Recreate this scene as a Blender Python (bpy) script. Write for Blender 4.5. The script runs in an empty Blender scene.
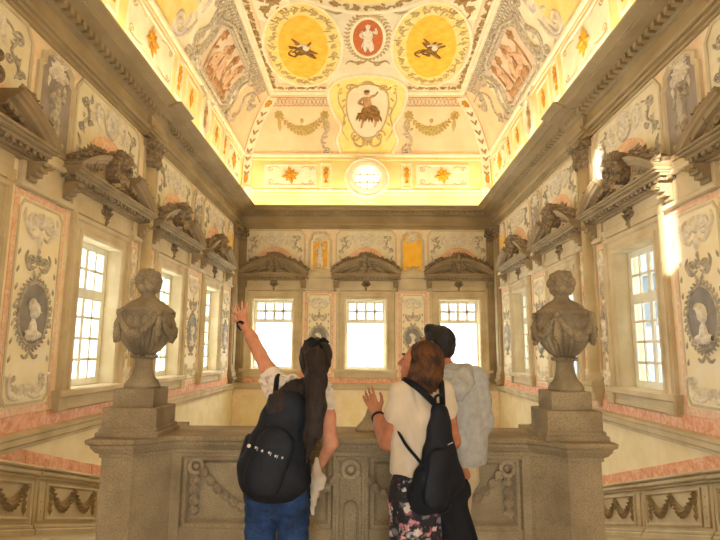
import bpy, math, random
import numpy as np
from mathutils import Vector, Matrix
random.seed(7)
PI = math.pi
SC = bpy.context.scene
COL = SC.collection
W, D, REAR = 5.07, 21.0, -2.4       # half width, far wall, wall behind the viewer
ZC = 11.35                          # flat of the ceiling
CS, CB = 1.45, 1.7                  # how far the cove comes in, sides / far end

# ------------------------------------------------------------------ materials
def lin(h):
    h = h.lstrip('#')
    c = [int(h[i:i + 2], 16) / 255 for i in (0, 2, 4)]
    return tuple(x / 12.92 if x <= .04045 else ((x + .055) / 1.055) ** 2.4 for x in c) + (1,)

def new_mat(name):
    m = bpy.data.materials.new(name)
    m.use_nodes = True
    nt = m.node_tree
    nt.nodes.clear()
    out = nt.nodes.new('ShaderNodeOutputMaterial')
    return m, nt, out

def mat(name, a, b=None, scale=3.0, rough=.75, bump=.0, bscale=30.0, speck=None, sscale=120.0, samt=.35, lo=.35, hi=.65, detail=5, dist=0.0, spec=.3):
    """two colours mottled by noise, optional fine speckle, optional bump"""
    m, nt, out = new_mat(name)
    N = nt.nodes.new
    L = nt.links.new
    bs = N('ShaderNodeBsdfPrincipled')
    bs.inputs['Roughness'].default_value = rough
    bs.inputs['Specular IOR Level'].default_value = spec
    L(bs.outputs[0], out.inputs[0])
    tc = N('ShaderNodeTexCoord')
    no = N('ShaderNodeTexNoise')
    no.inputs['Scale'].default_value = scale
    no.inputs['Detail'].default_value = detail
    no.inputs['Distortion'].default_value = dist
    L(tc.outputs['Object'], no.inputs['Vector'])
    r = N('ShaderNodeValToRGB')
    r.color_ramp.elements[0].position = lo
    r.color_ramp.elements[1].position = hi
    r.color_ramp.elements[0].color = lin(a)
    r.color_ramp.elements[1].color = lin(b or a)
    L(no.outputs['Fac'], r.inputs[0])
    col = r.outputs[0]
    if speck:
        n2 = N('ShaderNodeTexNoise')
        n2.inputs['Scale'].default_value = sscale
        n2.inputs['Detail'].default_value = 2
        L(tc.outputs['Object'], n2.inputs['Vector'])
        r2 = N('ShaderNodeValToRGB')
        r2.color_ramp.elements[0].position = .5
        r2.color_ramp.elements[1].position = .62
        r2.color_ramp.elements[0].color = (0, 0, 0, 1)
        r2.color_ramp.elements[1].color = (samt, samt, samt, 1)
        L(n2.outputs['Fac'], r2.inputs[0])
        mx = N('ShaderNodeMix')
        mx.data_type = 'RGBA'
        L(r2.outputs[0], mx.inputs[0])
        L(col, mx.inputs[6])
        mx.inputs[7].default_value = lin(speck)
        col = mx.outputs[2]
    L(col, bs.inputs['Base Color'])
    if bump:
        n3 = N('ShaderNodeTexNoise')
        n3.inputs['Scale'].default_value = bscale
        n3.inputs['Detail'].default_value = 4
        L(tc.outputs['Object'], n3.inputs['Vector'])
        bp = N('ShaderNodeBump')
        bp.inputs['Strength'].default_value = bump
        bp.inputs['Distance'].default_value = .02
        L(n3.outputs['Fac'], bp.inputs['Height'])
        L(bp.outputs[0], bs.inputs['Normal'])
    return m

M = {}
M['granite'] = mat('granite', '#7f6d50', '#9a8764', 4, .85, .3, 60, '#55472f', 140, .42)
M['granite_carved'] = mat('granite_carved', '#86745a', '#a28f6e', 6, .85, .3, 50, '#5b4c38', 130, .4)
M['urn_stone'] = mat('urn_stone', '#77674d', '#9c8a68', 5, .9, .25, 60, '#574936', 130, .4)
M['stone'] = mat('stone', '#b8a47f', '#cfbe9c', 1.6, .8, .1, 25)
M['stone_dark'] = mat('stone_dark', '#8a7655', '#a28c68', 2.0, .8, .1, 25)
M['cornice_stone'] = mat('cornice_stone', '#98835d', '#ab9670', 1.2, .75, .0, 25)
M['stone_light'] = mat('stone_light', '#c6b593', '#d8c9aa', 2, .8, .15, 25)
M['carving'] = mat('carving', '#6b5a42', '#a08b6b', 14, .85, .3, 40)
M['plaster'] = mat('plaster', '#edd5b4', '#f2e5cc', 2.2, .7, .0, 20, '#e6bd9c', 7, .4, detail=8)
M['pink_marble'] = mat('pink_marble', '#e4b08a', '#f0d3b6', 6, .5, .0, 20, '#d39a74', 18, .5, detail=9, dist=1.2)
M['red_marble'] = mat('red_marble', '#d8926a', '#ecbf9c', 6, .5, .0, 20, '#c47c54', 18, .5, detail=9, dist=1.2)
M['cream'] = mat('cream', '#e6d3a4', '#efe1bb', 2.5, .7, .05, 20)
M['yellow_field'] = mat('yellow_field', '#eddfb6', '#f3e9cf', 3, .7, .05, 20)
M['greenish'] = mat('greenish', '#ddd1b0', '#eae1c8', 3, .7, .05, 20)
M['white_relief'] = mat('white_relief', '#d4c8b2', '#f2ebde', 11, .7, .1, 40)
M['grey_relief'] = mat('grey_relief', '#9a8f7e', '#cdc3b1', 11, .75, .2, 40)
M['grey_field'] = mat('grey_field', '#7f786f', '#958d82', 4, .7)
M['mauve_field'] = mat('mauve_field', '#8f8378', '#a2958a', 3, .7)
M['ochre'] = mat('ochre', '#d9981f', '#e8b444', 4, .6)
M['amber'] = mat('amber', '#f2b428', '#f8ca50', 3, .6)
M['umber'] = mat('umber', '#6b4a22', '#9a7136', 8, .6)
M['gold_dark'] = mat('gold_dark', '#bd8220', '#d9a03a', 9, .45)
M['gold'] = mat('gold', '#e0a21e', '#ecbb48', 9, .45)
M['terracotta'] = mat('terracotta', '#b85a22', '#c46b30', 6, .6)
M['c_frieze'] = mat('ceiling_frieze', '#f3d98c', '#f6e3a6', 1.5, .7)
M['c_peach'] = mat('ceiling_peach', '#efc8a0', '#f3d6b4', 1.2, .7)
M['c_flat'] = mat('ceiling_flat', '#ddd2b4', '#e8dfc8', 1.2, .7)
M['c_yellow'] = mat('ceiling_yellow', '#f2d47c', '#f5e09c', 3, .7)
M['c_cream'] = mat('ceiling_cream', '#ece0c0', '#f4ecd6', 3, .7)
M['c_pinkgrey'] = mat('ceiling_pinkgrey', '#dcc6ac', '#e8d6c2', 3, .7)
M['c_line'] = mat('ceiling_line', '#b79c6a', '#cdb488', 8, .7)
M['c_grey'] = mat('ceiling_scroll', '#a39580', '#d2c6b2', 12, .7)
M['c_brown'] = mat('ceiling_garland', '#9a7a4e', '#bd9c68', 12, .7)
M['c_sepia'] = mat('ceiling_sepia', '#a0714a', '#c79e74', 5, .7)
M['c_flesh'] = mat('ceiling_flesh', '#d6ab88', '#e4c3a4', 7, .7)
M['c_mauve'] = mat('ceiling_mauve', '#c9bcb4', '#ded3c8', 6, .7)
M['c_leaf'] = mat('ceiling_leaf', '#b09a5c', '#c9b172', 12, .7)
M['sash'] = mat('sash_white', '#dedac8', '#e8e5d6', 5, .5)
M['floor'] = mat('floor_stone', '#a8987a', '#beae8e', 1.5, .7, .1, 20)
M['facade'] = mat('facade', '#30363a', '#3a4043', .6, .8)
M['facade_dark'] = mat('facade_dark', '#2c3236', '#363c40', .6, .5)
M['skin'] = mat('skin', '#b97a58', '#c68a68', 20, .55)
M['skin_tan'] = mat('skin_tan', '#9c6040', '#ab6e4c', 20, .55)
M['lips'] = mat('lips', '#9a4f42', '#a8584a', 30, .5)
M['eye'] = mat('eye', '#2a211c', '#33281f', 30, .3)
M['hair_dark'] = mat('hair_dark', '#17100c', '#2b1d15', 26, .65, .4, 90)
M['hair_auburn'] = mat('hair_auburn', '#26150b', '#5e3816', 16, .7, .6, 60)
M['hair_black'] = mat('hair_black', '#120f0e', '#231d1a', 30, .55, .5, 80)
M['black_cloth'] = mat('black_cloth', '#07080b', '#0d0e12', 12, .85, .3, 50)
M['navy_nylon'] = mat('navy_nylon', '#06080d', '#0b0f17', 10, .7, .25, 30)
M['white_cloth'] = mat('white_cloth', '#cdc0a8', '#dacdb6', 10, .85, .06, 40)
M['grey_hoodie'] = mat('grey_hoodie', '#98958b', '#aaa79c', 26, .9, .08, 60)
M['beige_cloth'] = mat('beige_cloth', '#b3a07c', '#c2b08c', 12, .9, .2, 40)
M['denim'] = mat('denim', '#121f35', '#223a5e', 9, .9, .3, 60, '#3a567e', 80, .2)
M['shoe'] = mat('shoe', '#2b2724', '#3a3530', 10, .7)
M['metal'] = mat('metal', '#8d8d8a', '#a5a5a0', 10, .35)
M['print_white'] = mat('print_white', '#d8d4cc', '#e6e2da', 10, .7)

def floral(name, base, cols, scale):
    m, nt, out = new_mat(name)
    N, L = nt.nodes.new, nt.links.new
    bs = N('ShaderNodeBsdfPrincipled')
    bs.inputs['Roughness'].default_value = .85
    L(bs.outputs[0], out.inputs[0])
    tc = N('ShaderNodeTexCoord')
    nz = N('ShaderNodeTexNoise'); nz.inputs['Scale'].default_value = 22; nz.inputs['Detail'].default_value = 3
    L(tc.outputs['Object'], nz.inputs['Vector'])
    va = N('ShaderNodeVectorMath'); va.operation = 'MULTIPLY_ADD'
    L(nz.outputs['Color'], va.inputs[0]); va.inputs[1].default_value = (.1, .1, .1); L(tc.outputs['Object'], va.inputs[2])
    vo = N('ShaderNodeTexVoronoi'); vo.inputs['Scale'].default_value = scale
    L(va.outputs[0], vo.inputs['Vector'])
    sep = N('ShaderNodeSeparateColor'); L(vo.outputs['Color'], sep.inputs[0])
    cr = N('ShaderNodeValToRGB'); cr.color_ramp.interpolation = 'CONSTANT'
    e = cr.color_ramp.elements
    e[0].position = 0; e[0].color = lin(cols[0])
    e[1].position = 1 / len(cols); e[1].color = lin(cols[1])
    for i in range(2, len(cols)):
        q = e.new(i / len(cols)); q.color = lin(cols[i])
    L(sep.outputs[0], cr.inputs[0])
    th = N('ShaderNodeValToRGB')
    th.color_ramp.elements[0].position = .3; th.color_ramp.elements[0].color = (1, 1, 1, 1)
    th.color_ramp.elements[1].position = .6; th.color_ramp.elements[1].color = (0, 0, 0, 1)
    L(vo.outputs['Distance'], th.inputs[0])
    mx = N('ShaderNodeMix'); mx.data_type = 'RGBA'
    L(th.outputs[0], mx.inputs[0]); mx.inputs[6].default_value = lin(base); L(cr.outputs[0], mx.inputs[7])
    L(mx.outputs[2], bs.inputs['Base Color'])
    return m
M['floral'] = floral('floral_cloth', '#0d0b0e', ['#4a3034', '#b9797c', '#1b1a1c', '#cfc6c0', '#8d4f58', '#6a6664', '#a8a4a0', '#d2a59c'], 27)
M['floral_white'] = floral('white_print_cloth', '#e6ded2', ['#efe8de', '#b9a49c', '#efe8de', '#a7a8b4', '#f1ece2', '#c7b0a0'], 26)

def glass(name):
    m, nt, out = new_mat(name)
    N, L = nt.nodes.new, nt.links.new
    t = N('ShaderNodeBsdfTransparent'); t.inputs[0].default_value = (.93, .97, .97, 1)
    g = N('ShaderNodeBsdfGlossy'); g.inputs['Roughness'].default_value = .03
    mx = N('ShaderNodeMixShader'); mx.inputs[0].default_value = .07
    L(t.outputs[0], mx.inputs[1]); L(g.outputs[0], mx.inputs[2]); L(mx.outputs[0], out.inputs[0])
    return m
M['glass'] = glass('window_glass')

# ------------------------------------------------------------------ mesh collector
ident = lambda u, v, h: (u, v, h)
wallmap = lambda u, v, h: (u, -h, v)            # a thing on a wall, seen from the room: u to the right, v up, h towards the room

class MB:
    def __init__(s, f=ident, off=(0, 0, 0)):
        s.f, s.o, s.V, s.F = f, off, [], []
    def p(s, u, v, h=0.0):
        x, y, z = s.f(u, v, h)
        s.V.append((x - s.o[0], y - s.o[1], z - s.o[2]))
        return len(s.V) - 1
    def face(s, *i): s.F.append(tuple(i))
    def build(s, name, m, parent=None, smooth=False, loc=None):
        me = bpy.data.meshes.new(name)
        me.from_pydata(s.V, [], s.F)
        me.update()
        if smooth:
            me.shade_smooth() if hasattr(me, 'shade_smooth') else [setattr(q, 'use_smooth', True) for q in me.polygons]
        me.materials.append(m if not isinstance(m, str) else M[m])
        o = bpy.data.objects.new(name, me)
        COL.objects.link(o)
        if parent: o.parent = parent
        if loc: o.location = loc
        return o
    # --- ornament in (u, v, h)
    def box(s, u0, u1, v0, v1, h0, h1):
        i = [s.p(u, v, h) for h in (h0, h1) for v in (v0, v1) for u in (u0, u1)]
        for a, b, c, d in ((0, 1, 3, 2), (4, 6, 7, 5), (0, 4, 5, 1), (2, 3, 7, 6), (0, 2, 6, 4), (1, 5, 7, 3)):
            s.face(i[a], i[b], i[c], i[d])
    def bbox(s, u0, u1, v0, v1, h0, h1, b=.01):
        """box whose front edges are bevelled"""
        i = [s.p(u, v, h0) for u, v in ((u0, v0), (u1, v0), (u1, v1), (u0, v1))]
        j = [s.p(u, v, h1 - b) for u, v in ((u0, v0), (u1, v0), (u1, v1), (u0, v1))]
        k = [s.p(u, v, h1) for u, v in ((u0 + b, v0 + b), (u1 - b, v0 + b), (u1 - b, v1 - b), (u0 + b, v1 - b))]
        for q in range(4):
            r = (q + 1) % 4
            s.face(i[q], i[r], j[r], j[q]); s.face(j[q], j[r], k[r], k[q])
        s.face(*k); s.face(*i[::-1])
    def grid(s, u0, u1, v0, v1, h, nu=1, nv=1, h0=None):
        a = [[s.p(u0 + (u1 - u0) * i / nu, v0 + (v1 - v0) * j / nv, h) for i in range(nu + 1)] for j in range(nv + 1)]
        for j in range(nv):
            for i in range(nu):
                s.face(a[j][i], a[j][i + 1], a[j + 1][i + 1], a[j + 1][i])
    def ell(s, cu, cv, a, b, h, n=28, rings=3, dome=0.0, rot=0.0, edge=None):
        c, q = math.cos(rot), math.sin(rot)
        ctr = s.p(cu, cv, h + dome)
        prev = None
        for r in range(1, rings + 1):
            t = r / rings
            cur = []
            for k in range(n):
                th = 2 * PI * k / n
                x, y = a * t * math.cos(th), b * t * math.sin(th)
                cur.append(s.p(cu + x * c - y * q, cv + x * q + y * c, h + dome * (1 - t * t)))
            for k in range(n):
                k2 = (k + 1) % n
                if prev is None: s.face(ctr, cur[k], cur[k2])
                else: s.face(prev[k], cur[k], cur[k2], prev[k2])
            prev = cur
        if h > 0:                                   # rim down to the surface
            low = []
            for k in range(n):
                th = 2 * PI * k / n
                x, y = a * math.cos(th), b * math.sin(th)
                low.append(s.p(cu + x * c - y * q, cv + x * q + y * c, 0))
            for k in range(n):
                k2 = (k + 1) % n
                s.face(prev[k], low[k], low[k2], prev[k2])
    def poly(s, pts, h):
        top = [s.p(u, v, h) for u, v in pts]
        low = [s.p(u, v, 0) for u, v in pts]
        s.face(*top)
        for k in range(len(pts)):
            r = (k + 1) % len(pts)
            s.face(top[k], low[k], low[r], top[r])
    def sweep(s, path, prof, closed=False, wid=None):
        """profile [(offset, h)] swept along a path of (u, v), mitred"""
        n = len(path)
        rows = []
        for k in range(n):
            a = path[(k - 1) % n] if closed or k > 0 else path[k]
            b = path[k]
            c = path[(k + 1) % n] if closed or k < n - 1 else path[k]
            d1 = Vector((b[0] - a[0], b[1] - a[1])); d2 = Vector((c[0] - b[0], c[1] - b[1]))
            if d1.length < 1e-9: d1 = d2
            if d2.length < 1e-9: d2 = d1
            d1.normalize(); d2.normalize()
            n1 = Vector((-d1.y, d1.x)); n2 = Vector((-d2.y, d2.x))
            m = n1 + n2
            if m.length < 1e-6: m = n1
            m.normalize()
            m *= 1 / max(.4, m.dot(n1))
            w = wid[k] if wid else 1
            rows.append([s.p(b[0] + m.x * o * w, b[1] + m.y * o * w, h * (w if wid else 1)) for o, h in prof])
        for k in range(n if closed else n - 1):
            r1, r2 = rows[k], rows[(k + 1) % n]
            for j in range(len(prof) - 1):
                s.face(r1[j], r1[j + 1], r2[j + 1], r2[j])
        if not closed:
            for r in (rows[0], rows[-1]):
                if len(r) > 2: s.face(*r)
    def ribbon(s, path, w, h, closed=False, wid=None):
        s.sweep(path, [(-w / 2, 0), (-w * .38, h * .75), (0, h), (w * .38, h * .75), (w / 2, 0)], closed, wid)
    def flat(s, path, w, h, closed=False):
        s.sweep(path, [(-w / 2, 0), (-w / 2, h), (w / 2, h), (w / 2, 0)], closed)
    def dome(s, cu, cv, r, h, n=8, rv=None):
        rv = rv or r
        rows = []
        for t in (1.0, .72, .35):
            rows.append([s.p(cu + r * t * math.cos(2 * PI * k / n), cv + rv * t * math.sin(2 * PI * k / n), h * math.sqrt(max(0, 1 - t * t))) for k in range(n)])
        c = s.p(cu, cv, h)
        for a, b in ((0, 1), (1, 2)):
            for k in range(n):
                s.face(rows[a][k], rows[a][(k + 1) % n], rows[b][(k + 1) % n], rows[b][k])
        for k in range(n): s.face(rows[2][k], rows[2][(k + 1) % n], c)
    def leaf(s, u, v, ang, ln, w, h, tip=.4):
        c, q = math.cos(ang), math.sin(ang)
        def P(x, y, hh): return s.p(u + x * c - y * q, v + x * q + y * c, hh)
        b = P(0, 0, h * .3); m = P(ln * .45, 0, h); t = P(ln, 0, h * tip)
        l1, r1 = P(ln * .22, w * .42, 0), P(ln * .22, -w * .42, 0)
        l2, r2 = P(ln * .6, w * .5, h * .2), P(ln * .6, -w * .5, h * .2)
        for f in ((b, m, l1), (b, r1, m), (l1, m, l2), (r1, r2, m), (l2, m, t), (m, r2, t)): s.face(*f)
    def spiral(s, u, v, r, a0, turns, w, h, d=1):
        n = max(8, int(turns * 14))
        path, wid = [], []
        for k in range(n + 1):
            t = k / n
            rr = r * (1 - .86 * t)
            a = a0 + d * 2 * PI * turns * t
            path.append((u + rr * math.cos(a), v + rr * math.sin(a))); wid.append(1 - .55 * t)
        s.ribbon(path, w, h, wid=wid)
        s.dome(path[-1][0], path[-1][1], w * .7, h * 1.2, 6)
    def rosette(s, u, v, r, n, h, a0=0):
        for k in range(n): s.leaf(u, v, a0 + 2 * PI * k / n, r, r * 5 / n, h)
        s.dome(u, v, r * .28, h * 1.5)
    def curl(s, pts, w, h):
        """smooth tapering stroke through points"""
        path = catmull(pts, 6)
        n = len(path)
        s.ribbon(path, w, h, wid=[.35 + .65 * math.sin(PI * (k + .6) / (n + .4)) for k in range(n)])
    def swag(s, u0, v0, u1, v1, sag, n, w, h):
        for k in range(n):
            t = (k + .5) / n
            u = u0 + (u1 - u0) * t
            v = v0 + (v1 - v0) * t - sag * 4 * t * (1 - t)
            ww = w * (.6 + .8 * math.sin(PI * t))
            sl = math.atan2((v1 - v0) - sag * 4 * (1 - 2 * t), (u1 - u0))
            s.leaf(u, v, sl + .9, ww, ww * .6, h); s.leaf(u, v, sl - .9, ww, ww * .6, h); s.dome(u, v, ww * .42, h * 1.1, 6)
    def wreath(s, cu, cv, a, b, n, ln, w, h):
        for k in range(n):
            th = 2 * PI * k / n
            u, v = cu + a * math.cos(th), cv + b * math.sin(th)
            tg = math.atan2(b * math.cos(th), -a * math.sin(th))
            s.leaf(u, v, tg + .75, ln, w, h); s.leaf(u, v, tg - .75, ln * .8, w, h * .8); s.dome(u, v, w * .4, h, 5)
    def stroke(s, p, q, r0, r1, h):
        n = Vector((q[0] - p[0], q[1] - p[1]))
        path = [(p[0] + n.x * t, p[1] + n.y * t) for t in (-.03, .25, .5, .75, 1.03)]
        s.ribbon(path, 1, 1, wid=[r0 * 2 + (r1 - r0) * 2 * t for t in (0, .25, .5, .75, 1)]) if False else s._str(path, r0, r1, h)
    def _str(s, path, r0, r1, h):
        n = len(path)
        rows = []
        for k, (u, v) in enumerate(path):
            a, b = path[max(0, k - 1)], path[min(n - 1, k + 1)]
            d = Vector((b[0] - a[0], b[1] - a[1])).normalized()
            r = (r0 + (r1 - r0) * k / (n - 1)) * (.55 if k in (0, n - 1) else 1)
            rows.append([s.p(u - d.y * o * r, v + d.x * o * r, h * hh * min(1, r / max(r0, r1) + .2)) for o, hh in ((-1, 0), (-.7, .7), (0, 1), (.7, .7), (1, 0))])
        for k in range(n - 1):
            for j in range(4): s.face(rows[k][j], rows[k][j + 1], rows[k + 1][j + 1], rows[k + 1][j])
    def figure(s, u, v, H, h, arm=0.35, lean=0.0):
        """standing draped figure in low relief, feet at v"""
        k = H / 1.75
        S = lambda a, b, r0, r1, hh=h: s.stroke((u + a[0] * k, v + a[1] * k), (u + b[0] * k, v + b[1] * k), r0 * k, r1 * k, hh)
        S((-.10, .0), (-.07, .85), .075, .13); S((.12, .0), (.06, .85), .075, .13)
        S((0, .75), (0 + lean, 1.38), .19, .17, h * 1.2)
        S((-.17, 1.36), (-.3, 1.05), .06, .055); S((-.3, 1.05), (-.12, .9), .055, .045)
        S((.17, 1.36), (.33, 1.2), .06, .055); S((.33, 1.2), (arm, 1.55), .05, .04)
        S((-.02, .75), (.18, .1), .16, .1); S((0, 1.35), (0, 1.52), .06, .06)
        s.dome(u + lean * k, v + 1.62 * k, .105 * k, h * 1.3, 8, .135 * k)
        for q in range(5): s.leaf(u + (-.15 + .07 * q) * k, v + .7 * k, -PI / 2 + .1 * (q - 2), .5 * k, .09 * k, h * 1.25)
    def bust(s, u, v, H, h):
        k = H
        s.stroke((u - .3 * k, v + .02 * k), (u + .3 * k, v + .02 * k), .13 * k, .13 * k, h)
        s.stroke((u, v), (u, v + .38 * k), .2 * k, .1 * k, h)
        s.dome(u + .02 * k, v + .6 * k, .17 * k, h * 1.5, 10, .24 * k)
        s.dome(u - .06 * k, v + .72 * k, .17 * k, h * 1.1, 8, .16 * k)
        s.leaf(u + .16 * k, v + .58 * k, -.3, .1 * k, .08 * k, h * 1.3)
        for q in range(6): s.leaf(u - .1 * k, v + .7 * k, PI * .35 + q * .35, .2 * k, .07 * k, h * 1.2)
        for q in range(5): s.leaf(u + (-.2 + .1 * q) * k, v + .12 * k, -PI / 2, .26 * k, .1 * k, h * 1.1)
    # --- solid shapes in plain x, y, z
    def lathe(s, prof, c=(0, 0, 0), n=32, flute=None):
        rows = []
        for r, z in prof:
            row = []
            for k in range(n):
                a = 2 * PI * k / n
                rr = r
                if flute and flute[0] <= z <= flute[1]: rr = r * (1 + flute[3] * (abs(math.cos(a * flute[2] / 2)) - .6))
                row.append(s.p(c[0] + rr * math.cos(a), c[1] + rr * math.sin(a), c[2] + z))
            rows.append(row)
        for a, b in zip(rows, rows[1:]):
            for k in range(n): s.face(a[k], a[(k + 1) % n], b[(k + 1) % n], b[k])
        s.face(*rows[0][::-1]); s.face(*rows[-1])
    def tube(s, pts, rad, n=10, caps=True):
        pts = [Vector(p) for p in pts]
        m = len(pts)
        rad = rad if isinstance(rad, (list, tuple)) else [rad] * m
        up = Vector((0, 0, 1))
        rows = []
        x = None
        for k in range(m):
            t = (pts[min(m - 1, k + 1)] - pts[max(0, k - 1)]).normalized()
            if x is None:
                x = t.cross(up)
                if x.length < .05: x = t.cross(Vector((1, 0, 0)))
            x = (x - t * x.dot(t)).normalized()
            y = t.cross(x)
            rows.append([s.p(*(pts[k] + (x * math.cos(2 * PI * j / n) + y * math.sin(2 * PI * j / n)) * rad[k])) for j in range(n)])
        for a, b in zip(rows, rows[1:]):
            for j in range(n): s.face(a[j], a[(j + 1) % n], b[(j + 1) % n], b[j])
        if caps: s.face(*rows[0][::-1]); s.face(*rows[-1])
    def ball(s, c, r, n=10, m=6, mtx=None):
        r = r if isinstance(r, (list, tuple)) else (r, r, r)
        rows = []
        for i in range(m + 1):
            ph = PI * i / m
            row = []
            for k in range(n):
                q = Vector((r[0] * math.sin(ph) * math.cos(2 * PI * k / n), r[1] * math.sin(ph) * math.sin(2 * PI * k / n), r[2] * math.cos(ph)))
                if mtx is not None: q = mtx @ q
                row.append(s.p(c[0] + q.x, c[1] + q.y, c[2] + q.z))
            rows.append(row)
        for a, b in zip(rows, rows[1:]):
            for k in range(n): s.face(a[k], b[k], b[(k + 1) % n], a[(k + 1) % n])

def catmull(pts, k=8):
    out = []
    P = [pts[0]] + list(pts) + [pts[-1]]
    for i in range(1, len(P) - 2):
        for j in range(k):
            t = j / k
            out.append(tuple(.5 * ((2 * b) + (-a + c) * t + (2 * a - 5 * b + 4 * c - d) * t * t + (-a + 3 * b - 3 * c + d) * t ** 3)
                             for a, b, c, d in zip(P[i - 1], P[i], P[i + 1], P[i + 2])))
    out.append(tuple(pts[-1]))
    return out

def arc(cu, cv, a, b, t0, t1, n=16):
    return [(cu + a * math.cos(t0 + (t1 - t0) * k / n), cv + b * math.sin(t0 + (t1 - t0) * k / n)) for k in range(n + 1)]
def ellp(cu, cv, a, b, n=40): return arc(cu, cv, a, b, 0, 2 * PI, n)[:-1]

# ------------------------------------------------------------------ things
def tag(o, label, cat, group=None):
    o['label'] = label; o['category'] = cat
    if group: o['group'] = group
    return o
def thing(name, label, cat, loc=(0, 0, 0), rotz=0.0, group=None):
    o = bpy.data.objects.new(name, None)
    o.empty_display_size = .1
    COL.objects.link(o)
    o.location = loc; o.rotation_euler = (0, 0, rotz)
    return tag(o, label, cat, group)
def struct(o):
    o['kind'] = 'structure'
    return o
def dup(root, loc, rotz, label=None, group=None):
    r = root.copy(); COL.objects.link(r)
    r.location = loc; r.rotation_euler = (0, 0, rotz)
    if label: r['label'] = label
    if group: r['group'] = group
    for ch in list(root.children):
        c = ch.copy(); COL.objects.link(c); c.parent = r
        for g in list(ch.children):
            d = g.copy(); COL.objects.link(d); d.parent = c
    return r
def at_wall(side, u, z):
    """where a wall thing stands and how it turns"""
    if side == 'back': return (u, D, z), 0.0
    if side == 'left': return (-W, u, z), PI / 2
    return (W, u, z), -PI / 2
BAY = [None, 6.2, 10.1, 13.8, 17.6]        # window bays along the side walls
BBAY = [-3.6, 0.0, 3.62]                  # window bays of the far wall
WZ0, WZ1, HALF = .95, 3.62, .78
SKY, LED, EXPO = 14.0, 8.5, 0.68
# ------------------------------------------------------------------ room shell
wl = lambda u, v, h: (-W + h, u, v)
wr = lambda u, v, h: (W - h, u, v)
wb = lambda u, v, h: (u, D - h, v)
def slab(mb, u0, u1, v0, v1, opens, t=.46):
    """a wall with rectangular openings, u0..u1 by v0..v1, t thick"""
    us = sorted({u0, u1} | {c for o in opens for c in o[:2]})
    for a, b in zip(us, us[1:]):
        o = [q for q in opens if q[0] <= a + 1e-6 and q[1] >= b - 1e-6]
        if o:
            mb.box(a, b, v0, o[0][2], -t, 0); mb.box(a, b, o[0][3], v1, -t, 0)
        else:
            mb.box(a, b, v0, v1, -t, 0)
sideopen = [(c - HALF, c + HALF, WZ0, WZ1) for c in BAY[1:]]
for nm, f in (('wall_left', wl), ('wall_right', wr)):
    m = MB(f); slab(m, REAR, D + .46, -4.6, 7.2, sideopen); struct(m.build(nm, 'plaster'))
m = MB(wb); slab(m, -W, W, -4.6, 7.2, [(c - HALF, c + HALF, WZ0, WZ1) for c in BBAY]); struct(m.build('wall_back', 'plaster'))
m = MB(); m.f = lambda u, v, h: (u, REAR + h, v); slab(m, -W - .46, W + .46, -4.6, 11.5, [(-2.87, -2.27, 6.6, 8.5), (-4.55, -3.95, 9.3, 10.6), (-.75, .75, 0, 2.2)]); struct(m.build('wall_rear', 'plaster'))  # the low middle opening is added to let in fill light

# cove and flat of the ceiling
def prof(s, cin):
    if s < 2.3: return .15 * s / 2.3, 7.15 + s
    if s <= 4.6:
        a = (s - 2.3) / 2.3 * PI / 2
        q = (s - 2.3) / 2.3
        return .15 + (cin - .15) * (.55 * q + .45 * (1 - math.cos(a))), 9.45 + 1.9 * (.55 * q + .45 * math.sin(a))
    return cin + s - 4.6, ZC
def pnorm(s, cin):
    a, b = prof(max(0, s - .01), cin), prof(s + .01, cin)
    d = Vector((b[0] - a[0], b[1] - a[1])).normalized()
    return d.y, -d.x
def cv_left(u, s, h):
    i, z = prof(s, CS); a, b = pnorm(s, CS); return (-(W - i - h * a), u, z + h * b)
def cv_right(u, s, h):
    x, y, z = cv_left(u, s, h); return (-x, y, z)
def cv_back(u, s, h):
    i, z = prof(s, CB); a, b = pnorm(s, CB); return (u, D - i - h * a, z + h * b)
def flatc(u, v, h): return (u, v, ZC - h)
OCU, OCS, OCA, OCB = .03, 1.38, .56, .48          # the round window
SR = [0, .45, .9, 1.0, 1.1, 1.2, 1.3, 1.38, 1.46, 1.56, 1.66, 1.76, 1.86, 2.3] + [2.3 + 2.3 * k / 14 for k in range(1, 15)]
YS = 17.7                                        # on the sides the cove is cream up to here, peach beyond
m = MB()
for sg in (-1, 1):
    rows = [[m.p(sg * (W - prof(s, CS)[0]), y, prof(s, CS)[1]) for y in (REAR, YS)] for s in SR[13:]]
    for a, b in zip(rows, rows[1:]): m.face(a[0], a[1], b[1], b[0])
struct(m.build('ceiling.003', 'c_cream'))
for nm, rng, mt in (('ceiling', (0, 13), 'c_frieze'), ('ceiling.001', (13, 27), 'c_peach')):
    m = MB()
    for sg in (-1, 1):
        rows = []
        for s in SR[rng[0]:rng[1] + 1]:
            i, z = prof(s, CS); j, z2 = prof(s, CB)
            rows.append([m.p(sg * (W - i), y, z) for y in (YS if rng[0] else REAR, D - j)])
        for a, b in zip(rows, rows[1:]): m.face(a[0], a[1], b[1], b[0])
    rows = []
    N = 120
    for s in SR[rng[0]:rng[1] + 1]:
        i, z = prof(s, CS); j, z2 = prof(s, CB)
        rows.append(([m.p(-(W - i) + 2 * (W - i) * k / N, D - j, z2) for k in range(N + 1)], s))
    for (a, s0), (b, s1) in zip(rows, rows[1:]):
        for k in range(N):
            x = m.V[a[k]][0] * .5 + m.V[a[k + 1]][0] * .5
            if ((x - OCU) / (OCA + .02)) ** 2 + (((s0 + s1) / 2 - OCS) / (OCB + .02)) ** 2 < 1: continue
            m.face(a[k], a[k + 1], b[k + 1], b[k])
    struct(m.build(nm, mt))
m = MB(); m.box(-(W - CS), W - CS, REAR, D - CB, ZC, ZC + .2); struct(m.build('ceiling.002', 'c_flat'))

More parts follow.
